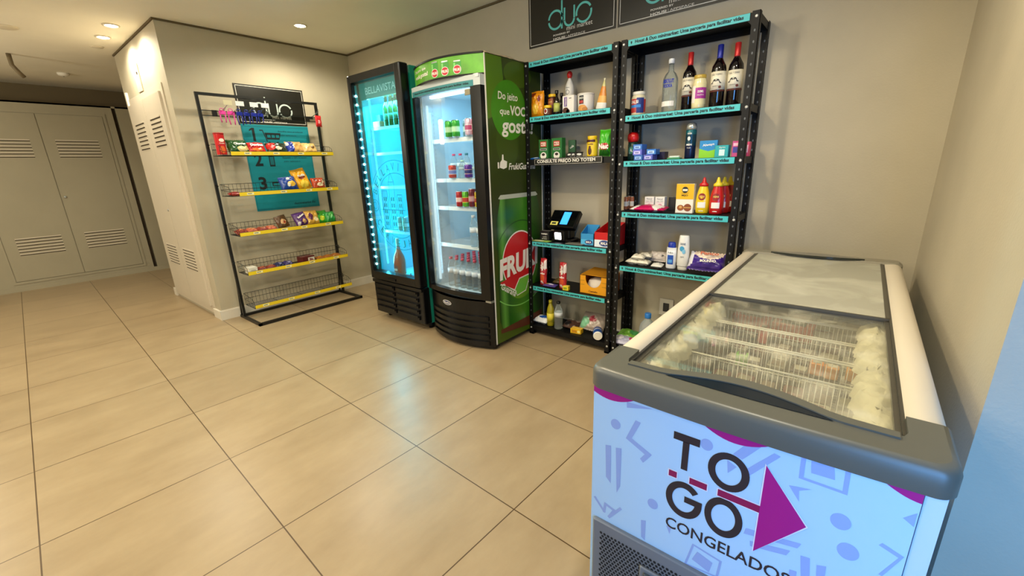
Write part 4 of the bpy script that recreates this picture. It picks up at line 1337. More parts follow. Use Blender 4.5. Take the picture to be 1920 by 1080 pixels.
# --- hygiene shelf
t = thing('insecticide_can', 'dark green spray can with big round red cap at the shelf end', 'spray can', sh(2.66, 1.170, RZ[2]), E)
MB().lathe([(.030, 0), (.031, .004), (.031, .095), (.026, .108), (.02, .112)], mat('#123c34', .3), seg=20).build('can_body', t)
MB().lathe([(.022, .110), (.032, .118), (.036, .135), (.034, .155), (.024, .168), (.003, .172)], mat('#cf1c1c', .3), seg=22).build('cap', t)
a = MB(); jlabel(lambda a_, r: (a_.ell(0, .062, .016, .022, OO, XF, mat('#3f8a78', .4), .001, 16), a_.decal([(-.012, .04), (.0, .075), (.014, .05), (.004, .055)], OO, XF, WHITE, .0016)))(a, .031); a.build('label', t)
SB = 'small blue boxes in the stack on the hygiene shelf'
for lab, x, y, z, c1, c2, rz in (
        ('upper blue box of the small stack beside the red-capped spray can', 2.60, 1.098, .062, '#2f6fc4', '#9fc4ee', .0),
        ('middle violet-blue box of the small stack beside the red cap', 2.60, 1.100, .031, '#6a6fd0', '#d0c8f0', .04),
        ('bottom blue box of the small stack beside the red cap', 2.60, 1.090, 0, '#2a5fb0', '#9fc4ee', -.03),
        ('blue box standing to the right of the small blue stack', 2.615, 1.020, .031, '#2a74c8', '#bcd8f2', .05),
        ('violet box beneath the right blue box of the stack', 2.605, 1.032, 0, '#5a62c0', '#c8c4ee', .0)):
    carton('medicine_box', lab, 'box', .056, .075, .031, c1, (x, y, RZ[2] + z + .0005), rot=E + rz, group=None, side=c1,
           art=lambda a, o, c2=c2: (a.rect(-.020, .018, .006, .022, o, XF, mat(c2, .45)), a.rect(-.014, .010, .011, .016, o, XF, mat('#1c3f8c', .45), .0014)))
carton('medicine_box', 'dark box lying behind the small blue stack', 'box', .08, .06, .045, '#2a2440', sh(2.69, 1.005, RZ[2]))
t = thing('toothbrush_pack', 'low green and white packet lying in the middle of the hygiene shelf', 'packet', sh(2.62, .892, RZ[2]), E)
MB().rbox(-.038, .038, -.02, .02, 0, .008, .003, mat('#3f9a6a', .4)).build('tray', t)
MB().rbox(-.030, .030, -.006, .006, .008, .018, .004, mat('#d8e4dc', .4)).build('brush', t)
t = thing('aerosol_can', 'tall dark teal aerosol can with silver cap on the hygiene shelf', 'spray can', sh(2.62, .806, RZ[2]), E)
MB().lathe([(.027, 0, mat('#101c3c', .3, .3)), (.029, .004, mat('#101c3c', .3, .3)), (.029, .07, mat('#0f3a4a', .3, .3)), (.029, .13, mat('#15606a', .3, .3)), (.029, .150), (.027, .155)], mat('#15606a', .3, .3), seg=24).build('can_body', t)
MB().lathe([(.028, .155), (.028, .172), (.024, .188), (.014, .193)], mat('#b9bdb8', .25, .6), seg=22).build('cap', t)
a = MB(); jlabel(lambda a_, r: (a_.text('NIVEA', 0, .135, .024, .009, OO, XF, WHITE, .001, bold=.03), a_.ell(-.002, .108, .008, .011, OO, XF, WHITE, .001, 14), a_.text('MEN', 0, .075, .030, .010, OO, XF, WHITE, .001, bold=.03), a_.text('fresh', 0, .058, .02, .007, OO, XF, WHITE, .001)))(a, .029); a.build('label', t)
carton('pad_box', 'blue and lime-green box right of the tall aerosol can', 'box', .092, .04, .092, '#2a8ac4', sh(2.63, .708, RZ[2]), rot=E + .12, art=lambda a, o: (a.decal([(-.046, 0), (.046, 0), (.046, .045), (0, .035), (-.046, .05)], o, XF, mat('#8ccf2a', .45)), a.text('Always', 0, .068, .06, .016, o, XF, WHITE, .001, bold=.02, rot=.1)))
carton('soap_box', 'teal and white box in front of the blue and lime box', 'box', .068, .05, .062, '#22a3a8', sh(2.605, .628, RZ[2]), side='#178088', art=lambda a, o: (a.rect(-.012, .016, .008, .040, o, XF, mat('#cfe9e6', .45)), a.text('Sym', .002, .05, .03, .01, o, XF, WHITE, .001)))
carton('toothpaste_box', 'pink box beside the steel post on the hygiene shelf', 'box', .034, .05, .08, '#c84a8a', sh(2.615, .562, RZ[2]), art=lambda a, o: (a.rect(-.012, .012, .02, .05, o, XF, mat('#3f3f9a', .45)), a.rect(-.012, .012, .055, .07, o, XF, mat('#e8b8d0', .45))))
carton('toothpaste_box', 'pink box outermost, seen behind the right steel post', 'box', .03, .05, .076, '#d8486e', sh(2.70, .528, RZ[2]), art=lambda a, o: a.rect(-.010, .010, .02, .06, o, XF, mat('#f0c4cc', .45)))

# --- sauces shelf
proto = can_proto('copper_cylinder', 'small copper and silver cylinder at the left end of the sauces shelf', 'can', .0135, .088, '#9a5a3c', '#d8cfc4', '#c4c0b8', 'copper cylinders on the sauces shelf')
place(proto, sh(2.63, 1.188, RZ[3]), E)
dup(proto, sh(2.655, 1.158, RZ[3])); dup(proto, sh(2.685, 1.19, RZ[3]))
for lab, y in (('left small white medicine box with pink circle', 1.052), ('right small white medicine box with pink circle', .984)):
    carton('medicine_box', lab + ' on the sauces shelf', 'box', .060, .045, .085, '#e9e6e0', sh(2.70, y, RZ[3]), side='#2b2a30', art=lambda a, o: (
        a.text('Neosal', 0, .072, .036, .009, o, XF, INK, .001), a.text('caps 500', 0, .058, .044, .007, o, XF, INK, .001), a.rect(-.024, .024, .048, .050, o, XF, mat('#c86a9a', .45)), a.ell(.002, .024, .018, .018, o, XF, mat('#d889a8', .45)), a.ell(.002, .024, .010, .010, o, XF, mat('#7a1c34', .45), .0014)))
carton('medicine_box', 'black box standing behind the right white medicine box', 'box', .045, .05, .08, '#26262a', sh(2.755, .925, RZ[3]))
pillow('napkin_pack', 'magenta and white flat soft pack at the front of the sauces shelf', 'soft pack', .22, .10, .034, ('#c2185a', '#ece8e4', '#e8a8c0'), sh(2.615, 1.025, RZ[3]), tilt=.12, lie=True, seed=14, patches=((-.85, 0, .3, 1, 1), (.55, 0, .35, .9, 1), (0, 0, .25, .4, 0)))
carton('burger_box', 'upright yellow and white box with two round burgers printed on it', 'box', .100, .035, .168, '#ece6d6', sh(2.615, .808, RZ[3]), side='#3a3020', art=lambda a, o: (
    a.rect(-.05, .05, .080, .168, o, XF, mat('#e9b416', .45)), a.ring(0, .134, .0, .018, o, XF, INK, .0012, 20), a.rect(-.014, .014, .127, .139, o, XF, mat('#e7dcc0', .45), .0016), a.text('MIJO', 0, .101, .036, .014, o, XF, mat('#4a2410', .45), .0014, bold=.03), a.text('tradicional', 0, .116, .04, .006, o, XF, INK, .0014),
    a.ell(-.020, .030, .020, .017, o, XF, mat('#9a5424', .5)), a.ell(-.020, .034, .009, .007, o, XF, mat('#d9a25a', .5), .0014), a.ell(.020, .032, .022, .022, o, XF, mat('#8a4420', .5), .0010), a.rect(-.002, .042, .030, .034, o, XF, mat('#d9b05a', .5), .0016)))


def squeeze(name, label, body, cap, loc, rot=E):
    t = thing(name, label, 'sauce bottle', loc, rot)
    bm_ = mat(body, .3, coat=.2); cm = mat(cap, .35)
    MB().lathe([(.030, 0), (.036, .006), (.038, .05), (.037, .09), (.030, .125), (.022, .152), (.022, .156)], bm_, seg=24, sy=.72).build('bottle_body', t)
    MB().lathe([(.0245, .154), (.0245, .166), (.012, .176), (.007, .198), (.004, .204)], cm, seg=20, sy=.8).build('cap', t)
    a = MB()

    def art(a_, r):
        a_.ell(0, .096, .020, .020, OO, XF, mat('#8a1a12', .4), .003, 20); a_.text('HEINI', 0, .098, .028, .010, OO, XF, mat('#e8c060', .4), .0036, bold=.03)
        a_.rect(-.022, .022, .034, .066, OO, XF, WHITE, .003); a_.rect(-.012, .012, .014, .018, OO, XF, WHITE, .003)
    tmp = MB(); art(tmp, .03)
    for v in tmp.v:
        x = v.x; rr_ = .037 if v.z > .07 else .038
        o_ = -v.y - .0022
        v.x = (rr_ + o_) * math.sin(x / .037); v.y = -(rr_ * .72 + o_) * math.cos(x / .037) * (1 if v.z < .09 else 1 - (v.z - .09) * 4.5)
    tmp.build('label', t)
    return t


squeeze('mustard_bottle', 'yellow mustard squeeze bottle with red cap on the sauces shelf', '#eac81a', '#c81c1c', sh(2.62, .712, RZ[3]))
squeeze('ketchup_bottle', 'front red ketchup squeeze bottle with yellow cap', '#c01818', '#e8cb2a', sh(2.61, .634, RZ[3]))
squeeze('ketchup_bottle', 'red ketchup bottle with yellow cap in the middle of its row of three', '#b01616', '#e0c428', sh(2.675, .618, RZ[3]))
squeeze('ketchup_bottle', 'red ketchup bottle with yellow cap farthest back in its row', '#a01414', '#d8bc28', sh(2.74, .602, RZ[3]))

# --- lower shelf of the right unit
for lab, y, z, k in (('bottom white wrapped roll in the left pile beside the post', 1.115, 0, 15), ('second white wrapped roll of the pile, lying to the right', 1.045, .0, 16), ('white wrapped roll on top of the left pile', 1.08, .032, 17), ('small white wrapped roll resting on the pile, farther back', 1.06, .030, 18)):
    x = 2.62 + (.07 if k == 18 else 0)
    pillow('wrapped_soap', lab, 'wrapped bar', .085, .06, .034, ('#dcd6c6', '#8a8574', '#b8b2a0'), (x, y, RZ[4] + z), rot=E + .1 * (k - 16), tilt=.1, lie=True, seed=k, patches=((.6, .1, .2, .3, 1), (-.3, -.4, .2, .2, 2)))
pillow('flour_pack', 'pale grey-pink packet lying raised behind the white rolls', 'packet', .12, .075, .045, ('#cfc4bc', '#a89c94', '#2b2623'), sh(2.74, .99, RZ[4]), tilt=.75, seed=19, patches=((.55, -.1, .14, .2, 2),))
pillow('small_packet', 'small white folded packet in front of the shampoo bottle', 'packet', .07, .05, .025, ('#d8d8d2', '#8c8c88', '#aaaaaa'), sh(2.60, .945, RZ[4]), tilt=.2, lie=True, seed=20, patches=((.6, 0, .2, .3, 1),))


def flat_bottle(name, label, w, d_, h, body, cap, caph, loc, art, rot=E, capbottom=False):
    t = thing(name, label, 'bottle', loc, rot)
    b = MB(); zc = h - caph
    prof = [(w * .44, caph if capbottom else 0), (w * .5, (caph if capbottom else 0) + .006), (w * .5, h * .55), (w * .46, h * .80), (w * .40, (h if capbottom else zc) - .004), (w * .36, h if capbottom else zc)]
    b.lathe(prof, mat(body, .3), seg=26, sy=d_ / w); b.build('bottle_body', t)
    if capbottom:
        MB().lathe([(w * .40, 0), (w * .42, .002), (w * .44, caph)], mat(cap, .35), seg=26, sy=d_ / w).build('cap', t)
    else:
        MB().lathe([(w * .38, zc), (w * .39, zc + .004), (w * .36, h - .006), (w * .26, h)], mat(cap, .3), seg=24, sy=d_ / w).build('cap', t)
    tmp = MB(); art(tmp)
    for v in tmp.v:
        off = -v.y; x = v.x / (w / 2)
        v.y = -(d_ / 2) * math.sqrt(max(0, 1 - x * x)) * 1.02 - off
    tmp.build('label', t)
    return t


flat_bottle('shampoo_bottle', 'white shampoo bottle with dark blue cap and blue label', .062, .036, .168, '#e6e9ee', '#16309a', .04, sh(2.62, .868, RZ[4]), lambda a: (a.rect(-.018, .018, .03, .088, OO, XF, mat('#1c4fae', .4), .002), a.rect(-.012, .012, .04, .06, OO, XF, mat('#58a0e0', .4), .0026), a.text('h&s', 0, .104, .03, .010, OO, XF, INK, .002)))
flat_bottle('conditioner_bottle', 'taller white conditioner bottle beside the shampoo bottle', .070, .042, .215, '#e4e3de', '#b9b8b0', .022, sh(2.615, .795, RZ[4]), lambda a: (a.ell(-.004, .135, .014, .016, OO, XF, mat('#3f9ac8', .4), .002, 18), a.ell(.008, .118, .010, .014, OO, XF, mat('#7fbfe0', .4), .0026, 16), a.text('DOVE', 0, .165, .03, .012, OO, XF, mat('#1c3f6a', .4), .002, bold=.02), a.text('care', 0, .085, .02, .008, OO, XF, INK, .002)), capbottom=True)
pillow('bread_bag', 'purple and white bread bag at the right end of the lower shelf', 'bread bag', .20, .12, .085, ('#3a1c86', '#e6d2c0', '#d8d8e4'), sh(2.605, .655, RZ[4]), tilt=.62, seed=21, patches=((.1, .75, .85, .75, 1), (-.9, .1, .2, .9, 2)), art=lambda a: (a.text('BOLINHO', .02, -.018, .085, .016, (0, -.054, 0), XF, WHITE, .003, bold=.03, rot=.05), a.text('Panco', .02, .030, .10, .02, (0, -.052, 0), XF, mat('#b8502a', .5), .004, bold=.03)))

# --- bottom shelf, right unit
pillow('produce_bag', 'green bag lying at the left of the right bottom shelf', 'bag', .16, .12, .06, ('#6fa83c', '#3f8a4a', '#d8e0c8'), sh(2.70, 1.155, RZ[5]), tilt=.25, lie=True, seed=22, patches=((.5, .2, .4, .5, 1),))
pillow('rice_bag', 'pale lilac bag in front of the green bag near the floor', 'bag', .15, .10, .05, ('#b0b0cc', '#d8d4e0', '#c04a6a'), sh(2.60, 1.150, RZ[5]), tilt=.15, lie=True, seed=23, patches=((-.4, 0, .4, .6, 1), (.8, .2, .25, .5, 2)))
pillow('produce_bag', 'teal-green bag behind the lilac bag, half hidden by the freezer', 'bag', .12, .12, .05, ('#2a8a6a', '#9ac8a8', '#d8e0c8'), sh(2.72, 1.045, RZ[5]), tilt=.4, lie=True, seed=24, patches=((.2, .2, .4, .5, 1),))
t = thing('water_jug', 'clear plastic water jug with bright blue cap behind the freezer', 'jug', sh(2.69, 1.02, RZ[5]), E)
MB().lathe([(.05, 0), (.055, .01), (.055, .12), (.045, .155), (.018, .19), (.017, .198)], glass_mat('jug_plastic', (.9, .94, .98), .12, haze=.25, haze_col=(.8, .85, .92)), seg=22).build('jug_body', t)
MB().lathe([(.021, .196), (.022, .20), (.022, .226), (.018, .23)], mat('#2a7ad0', .35), seg=18).build('cap', t)

# ================================================================= FRIDGE CONTENTS
gz = [1.515, 1.235, 1.03, .745, .397]


def gp(y, x, z):
    return (x, y, z + .0008)


for lab, y, x, c in (('green soda can, leftmost on the top fridge shelf', 2.355, 2.20, ('#2f9a2c', '#8fd07a', '#c8e8c0')), ('second green soda can on the top fridge shelf', 2.285, 2.20, ('#2f9a2c', '#8fd07a', '#c8e8c0')),
                     ('grey-blue can behind, between the green and pink cans', 2.245, 2.27, ('#7a9aa8', '#9fc4c8', '#d0e0e0')), ('pale pink and white can on the top fridge shelf', 2.155, 2.20, ('#d8b8cc', '#eee4ea', '#c04a7a')), ('coral red can at the right of the top fridge shelf', 2.088, 2.20, ('#e0705a', '#f0a898', '#e8e0d8')),
                     ):
    t = can_proto('soda_can', lab, 'can', .029, .115, *c); place(t, gp(y, x, gz[0]), E)
for lab, y, x, c in (('red and white can on the second fridge shelf', 2.35, 2.20, ('#c04038', '#f0d8d4', '#7a86c8')), ('purple can on the second fridge shelf', 2.185, 2.20, ('#5a2a8a', '#e0a8a0', '#2a2a6a'))):
    t = can_proto('soda_can', lab, 'can', .029, .095, *c); place(t, gp(y, x, gz[1]), E)
for lab, y, x, c in (('clear bottle with pink cap, left on the second fridge shelf', 2.42, 2.29, '#d8527a'), ('clear bottle with pink cap, middle on the second fridge shelf', 2.35, 2.29, '#d8426a'), ('clear bottle with teal cap on the second fridge shelf', 2.285, 2.29, '#2a7a8a')):
    water_bottle('soda_bottle', lab, gp(y, x, gz[1]), c, '#c8d8dc', .175, .028)
for lab, y in (('squat bottle with pale green lid beside the purple can', 2.25), ('squat bottle with pale green lid at the right fridge edge', 2.115)):
    water_bottle('juice_bottle', lab, gp(y, 2.21, gz[1]), '#bfe8d0', '#a8c0c8', .125, .03)
for lab, y, c in (('red can, leftmost on the third fridge shelf', 2.29, ('#a81c24', '#c8303a', '#e8c8c0')), ('green and yellow can on the third fridge shelf', 2.225, ('#5aa82a', '#c8d83a', '#c03a2a')), ('dark red can on the third fridge shelf', 2.16, ('#6a1c2c', '#8a2a3a', '#c89a9a')), ('yellow can at the right of the third fridge shelf', 2.10, ('#c8a81c', '#e0c83a', '#a83a1c'))):
    t = can_proto('soda_can', lab, 'can', .029, .115 if 'dark' not in lab else .135, *c); place(t, gp(y, 2.20, gz[2]), E)
for lab, y, x in (('clear bottle with white label, left on the fourth fridge shelf', 2.165, 2.20), ('clear bottle with white label, right on the fourth fridge shelf', 2.10, 2.20)):
    water_bottle('water_bottle', lab, gp(y, x, gz[3]), '#d8dce0', '#e8ecf0', .23, .030)
# bottom: rows of water bottles with red caps
WB = 'small water bottles with red caps at the bottom of the green fridge'
proto = water_bottle('water_bottle', 'small water bottle with red cap standing in rows at the fridge bottom', gp(2.47, 2.23, gz[4]), '#c43a52', '#e3e6ea', .235, .030, WB)
for i in range(6):
    for j in range(5):
        if i == 0 and j == 0: continue
        dup(proto, gp(2.47 - .066 * i, 2.23 + .066 * j, gz[4]))

# beer fridge
bz = [1.655, 1.455, 1.18, .80, .397]
gb = mat('#1f6b2c', .12, coat=.5)
GBG = 'green beer bottles on the top shelf of the teal fridge'
proto = thing('beer_bottle', 'green beer bottle in the cluster on the top shelf of the teal fridge', 'bottle', (2.23, 3.11, bz[0] + .001), E, GBG)
MB().lathe([(.027, 0), (.03, .006), (.03, .13), (.022, .155), (.013, .18), (.012, .222)], gb, seg=18).build('bottle_body', proto)
MB().lathe([(.0135, .222), (.0145, .224), (.0145, .232), (.011, .235)], mat('#c8c49a', .3, .4), seg=14).build('cap', proto)
MB().lathe([(.0308, .05), (.0308, .095)], mat('#5a9a6a', .45), seg=18).build('label', proto)
for i in range(4):
    for j in range(3):
        if i == 0 and j == 0: continue
        dup(proto, (2.23 + .066 * j, 3.11 - .064 * i, bz[0] + .001))
carton('beer_pack', 'dark and orange carton left of the green beer bottles', 'carton', .095, .08, .045, '#c8704a', (2.23, 3.215, bz[0] + .001), art=lambda a, o: a.rect(-.03, .02, .012, .03, o, XF, mat('#e8b090', .45)))
carton('beer_pack', 'small dark box on top of the orange carton in the teal fridge', 'box', .07, .06, .05, '#20505c', (2.24, 3.215, bz[0] + .048))
for i, (x, y) in enumerate(((2.22, 3.06), (2.22, 2.99), (2.285, 3.04), (2.285, 2.97))):
    nm = ('front left', 'front right', 'rear left', 'rear right')[i]
    t = can_proto('beer_can', 'silver and green beer can, ' + nm + ' of four in the teal fridge', 'can', .03, .12, '#8fb8b4', '#2a7a5a', '#d0e0dc'); place(t, (x, y, bz[3] + .001), E)
t = thing('wine_bottle', 'rose-orange stout bottle standing alone at the bottom of the teal fridge', 'bottle', (2.19, 3.10, bz[4] + .013), E)
ro = mat('#c8401c', .2, coat=.3)
MB().lathe([(.045, 0), (.052, .01), (.052, .13), (.044, .17), (.022, .22), (.014, .25), (.013, .31)], ro, seg=22).build('bottle_body', t)
MB().lathe([(.016, .26), (.015, .325), (.012, .328)], mat('#c8b8b0', .3, .3), seg=16).build('foil_cap', t)
a = MB(); jlabel(lambda a_, r: (a_.rect(-.03, .03, .03, .09, OO, XF, mat('#8a3a3a', .45), .001), a_.rect(-.024, .024, .045, .065, OO, XF, mat('#e8d0c8', .45), .0016)))(a, .052); a.build('label', t)

# ================================================================= SNACK RACK
RX, RY = 1.803, 4.39
rk = thing('snack_rack', 'black wire snack rack with five yellow-edged baskets against the wall', 'display rack', (RX, RY, 0), 0)
BK = mat('#0d0c0c', .4)
for sx in (-1, 1):
    MB().box(sx * .505 - .011, sx * .505 + .011, -.011, .011, .02, 1.985, BK).build('post', rk)
    MB().bar((sx * .505, .005, .45), (sx * .505, .075, .012), .012, .012, BK).build('brace', rk)
    for z in (.24, .56, .905, 1.245, 1.585):
        MB().tube([(sx * .49, -.005, z - .02), (sx * .516, -.02, z - .015), (sx * .516, -.03, z - .05)], .004, BK, 6).build('hook', rk)
MB().box(-.494, .494, -.011, .011, 1.963, 1.985, BK).build('top_rail', rk)
bs = MB()
bs.box(-.516, .516, -.372, -.346, 0, .026, BK).box(-.516, .516, .06, .084, 0, .024, BK)
for sx in (-1, 1):
    x0, x1 = sorted((sx * .516, sx * .492)); bs.box(x0, x1, -.372, .084, 0, .024, BK)
bs.build('base_frame', rk)
for z in (1.805, 1.845):
    MB().box(-.505, .505, -.005, .0, z - .003, z + .003, BK).build('cross_rail', rk)
cb = MB()
for x in (-.40, .40):
    cb.box(x - .018, x + .018, -.012, .004, 1.80, 1.85, BK)
cb.build('rail_clip', rk)
YS = mat('#e9c81c', .4); YL = mat('#efe6b0', .45); SHR = mat('#8a7410', .5)
BZ = [1.49, 1.154, .812, .462, .147]
for bi, z in enumerate(BZ):
    k = MB(); x0, x1 = -.478, .482; yf, yb = -.24, -.012; hb = .085 if bi < 4 else .095
    W_ = .0022
    # floor wires
    n = 12
    for i in range(n):
        y = yf + (yb - yf) * i / (n - 1)
        k.tube([(x0, y, z - .015), (x1, y, z - .015)], .0015, BK, 4)
    for x in (x0, x0 * .5, 0, x1 * .5, x1):
        k.tube([(x, yf, z - .016), (x, yb, z - .016)], W_, BK, 5)
    # back wall
    for zz in (z - .015, z + hb * .45, z + hb):
        k.tube([(x0, yb, zz), (x1, yb, zz)], W_, BK, 5)
    for i in range(31):
        x = x0 + (x1 - x0) * i / 30
        k.tube([(x, yb, z - .015), (x, yb, z + hb)], .0014, BK, 4)
    # sides
    for x in (x0, x1):
        k.tube([(x, yb, z + hb), (x, yf + .05, z + hb * .75), (x, yf + .01, z + hb * .5), (x, yf, z - .015)], W_, BK, 5)
        for j in range(1, 6):
            y = yb + (yf - yb) * j / 6.5
            k.tube([(x, y, z - .015), (x, y, z + hb * (.97 - .06 * j))], .0014, BK, 4)
        k.tube([(x, yb, z + hb * .4), (x, yf + .005, z + hb * .25)], .0016, BK, 4)
    k.tube([(x0, yf, z + .014), (x1, yf, z + .014)], W_, BK, 5)
    k.tube([(x0, yf, z - .016), (x1, yf, z - .016)], W_, BK, 5)
    k.build('basket', rk)
    s = MB()
    xs0 = x0 + (.06 if bi < 2 else .0)
    s.prism([(xs0, -.016), (x1 + .004, -.016), (x1 + .004, .014), (xs0, .014)], (0, yf - .003, z), XF[0], XF[1], 0, .003, YS)
    st = s.build('price_strip', rk)
    p = MB(); rr = random.Random(bi)
    for i in range(4):
        xx = xs0 + .08 + i * .24 + rr.uniform(-.03, .03)
        p.rect(xx, xx + .055, z - .010, z + .009, (0, yf - .006, 0), XF, YL, .0006)
        p.rect(xx + .006, xx + .040, z - .002, z + .003, (0, yf - .006, 0), XF, INK, .001)
    p.build('price_tags', st)


def rp(x, y, bi, dz=0):
    return (x, RY + y, BZ[bi] - .0135 + dz)


# hooks with tags
for lab, x, y in (('leftmost steel peg hook with a cream tag on the rack', 1.455, 0), ('steel peg hook with a white tag, second from left', 1.545, 0), ('steel peg hook with a white tag, third from left', 1.655, 0), ('steel peg hook with a white tag, fourth from left', 1.745, 0), ('lone steel peg hook at the right rack post', 2.235, 0)):
    t = thing('peg_hook', lab, 'hook', (x, RY, 1.84), 0)
    MB().tube([(0, -.004, 0), (.0, -.10, .022), (0, -.17, .035), (0, -.185, .05)], .0022, STEEL, 6).tube([(.016, -.004, .0), (.014, -.10, .035), (.008, -.165, .06), (0, -.175, .06)], .0018, STEEL, 6).build('wire', t)
    if x < 2:
        MB().box(-.032, .032, -.192, -.189, .035, .072, mat('#c9c0a0' if x < 1.5 else '#dcdcdc', .4)).build('price_tag', t)
    MB().box(-.012, .026, -.004, .0035, -.012, .012, BK).build('clamp', t)
pk = mat('#d6409a', .35); bl = mat('#16248c', .35)


def keyring(label, x, m_, y, h, w_):
    t = thing('plastic_clip', label, 'hanging accessory', (x, RY + y, 1.862), 0)
    MB().tube([(w_ * .3 * math.cos(a_ * PI / 6), 0, -.012 + .010 * math.sin(a_ * PI / 6)) for a_ in range(12)], .003, m_, 6, closed=True).build('ring', t)
    b = MB()
    b.rbox(-w_ / 2, w_ / 2, -.007, .007, -.052, -.024, .004, m_)
    b.build('clip_body', t)
    for sx in (-1, 1):
        MB().tube([(sx * w_ * .35, 0, -.05), (sx * w_ * .38, 0, -h * .7), (sx * w_ * .30, -.004, -h)], .0045, m_, 7).build('prong', t)


keyring('left pink plastic clip hanging from the rack hooks', 1.435, pk, -.085, .115, .052)
keyring('right pink plastic clip hanging from the rack hooks', 1.500, pk, -.085, .13, .056)
for i, x in enumerate((1.565, 1.622, 1.680, 1.735)):
    keyring(('first', 'second', 'third', 'fourth')[i] + ' blue plastic clip from the left on the rack hooks', x, bl, -.085, .13 - .01 * i, .05)
pillow('gum_pack', 'small red and white packet hanging at the right rack post', 'packet', .06, .10, .018, ('#c01c24', '#e8dcd8', '#7a1018'), (2.236, RY - .15, 1.745), rot=0, tilt=0, seed=30, patches=((0, -.1, .45, .3, 1),), art=lambda a: a.text('Kit', 0, -.005, .024, .016, (0, -.009, 0), XF, mat('#c01c24', .4), .003, bold=.04))

# top basket
t = thing('crisp_tube', 'red crisp tube standing at the left end of the top basket', 'crisp tube', rp(1.350, -.15, 0), 0)
MB().lathe([(.036, 0, STEEL), (.037, .006), (.037, .165), (.038, .170)], mat('#c4161c', .35), seg=22).build('tube_body', t)
MB().lathe([(.0385, .168), (.0385, .178), (.036, .180)], mat('#a01014', .4), seg=22).build('lid', t)
a = MB(); jlabel(lambda a_, r: (a_.ell(.004, .12, .020, .014, OO, XF, mat('#f0e0d0', .4), .001, 18), a_.text('Crocky', .004, .095, .04, .012, OO, XF, WHITE, .001, bold=.03), a_.ell(0, .045, .02, .03, OO, XF, mat('#d8601c', .4), .001, 18)))(a, .037); a.build('label', t)
bag = lambda lab, x, y, bi, w_, h_, cols, seed, pts, tilt=.3, art=None, rot=0.0, roll=0.0, lie=False, th=.06, nm='crisp_bag': pillow(nm, lab, 'snack bag', w_, h_, th, cols, rp(x, y, bi), rot=rot, tilt=tilt, seed=seed, patches=pts, art=art, roll=roll, lie=lie)
txt = lambda s, x, z, w_, h_, c='#f0ece4', th=.037, r=0: (lambda a: a.text(s, x, z, w_, h_, (0, -th, 0), XF, mat(c, .4), .002, bold=.035, rot=r))
bag('dark green crisp bag with round crisps in the top basket', 1.480, -.14, 0, .165, .135, ('#124a1c', '#d8c48a', '#c8b070'), 31, ((.3, -.5, .5, .35, 1), (.8, -.3, .2, .3, 2)), .55, txt('Churros', .01, .008, .09, .022))
bag('bright red nacho bag in the top basket', 1.625, -.14, 0, .15, .115, ('#b8161c', '#d8702a', '#e8e0d8'), 32, ((0, -.55, .6, .25, 1),), .6, txt('Dorilos', 0, .008, .10, .024))
bag('red and dark green tilted crisp bag in the top basket', 1.80, -.14, 0, .18, .115, ('#1c2c1c', '#b8201c', '#d8d0b8'), 33, ((-.6, .1, .45, .7, 1), (.1, -.3, .35, .3, 2), (.6, -.5, .25, .25, 0)), .6)
bag('blue and tan corn snack bag in the top basket', 1.965, -.14, 0, .15, .13, ('#c89a5a', '#14309a', '#e8e4dc'), 34, ((-.65, 0, .4, 1, 1), (-.85, .5, .15, .3, 2)), .55)
bag('tan biscuit bag, rightmost in the top basket', 2.100, -.14, 0, .145, .12, ('#d0aa6c', '#e8c88a', '#6a4a1c'), 35, ((-.2, .2, .4, .4, 1), (.4, -.1, .25, .25, 2)), .6)
# second basket
bag('blue crisp bag with yellow crisps in the second basket', 1.850, -.14, 1, .15, .135, ('#14409a', '#e8b83a', '#e8e4dc'), 36, ((.3, -.2, .45, .4, 1), (-.1, -.3, .2, .3, 2), (.1, .6, .2, .2, 2)), .4, None, -.1, -.12)
bag('tall yellow crisp bag leaning in the second basket', 1.985, -.12, 1, .145, .20, ('#e8a80c', '#8a2a0c', '#f0d048'), 37, ((0, .15, .5, .2, 1), (0, -.55, .6, .35, 2)), .3, txt('Ruffa', .0, .028, .07, .022), 0, -.2)
bag('red and white crisp bag, rightmost in the second basket', 2.140, -.14, 1, .13, .12, ('#b8401c', '#e8d8b8', '#6a1c10'), 38, ((.1, -.3, .5, .3, 1), (-.4, .5, .25, .25, 2), (.6, .2, .2, .3, 1)), .4)
bag('small red flat packet at the left end of the second basket', 1.370, -.17, 1, .09, .06, ('#a01c1c', '#d85a3a', '#801010'), 39, ((0, 0, .4, .3, 1),), .1, lie=True, th=.03, nm='biscuit_packet')
# third basket
for i, (x, lab) in enumerate(((1.370, 'leftmost brown-red biscuit packet in the third basket'), (1.455, 'second brown-red biscuit packet in the third basket'), (1.545, 'third brown-red biscuit packet in the third basket'), (1.625, 'fourth brown-red biscuit packet in the third basket'))):
    bag(lab, x, -.15 + .01 * (i % 2), 2, .095, .085, (('#8a2c1c', '#b8583a')[i % 2], '#c88a5a', '#5a1c10'), 40 + i, ((0, 0, .5, .3, 1),), .25, lie=True, th=.045, nm='biscuit_packet')
bag('small brown and cream snack bag standing in the third basket', 1.745, -.10, 2, .11, .12, ('#5a3a1c', '#c89a6a', '#a02c1c'), 45, ((.1, -.1, .5, .4, 1), (.3, -.2, .2, .2, 2)), .35, None, 0, -.2, th=.04)
bag('purple crisp bag in the third basket', 1.905, -.14, 2, .125, .135, ('#4a1c6a', '#d8b07a', '#e8e0e8'), 46, ((.3, -.5, .35, .3, 1), (-.6, -.7, .25, .25, 2)), .45, txt('Baken', 0, .02, .075, .02, r=.4), 0, -.15)
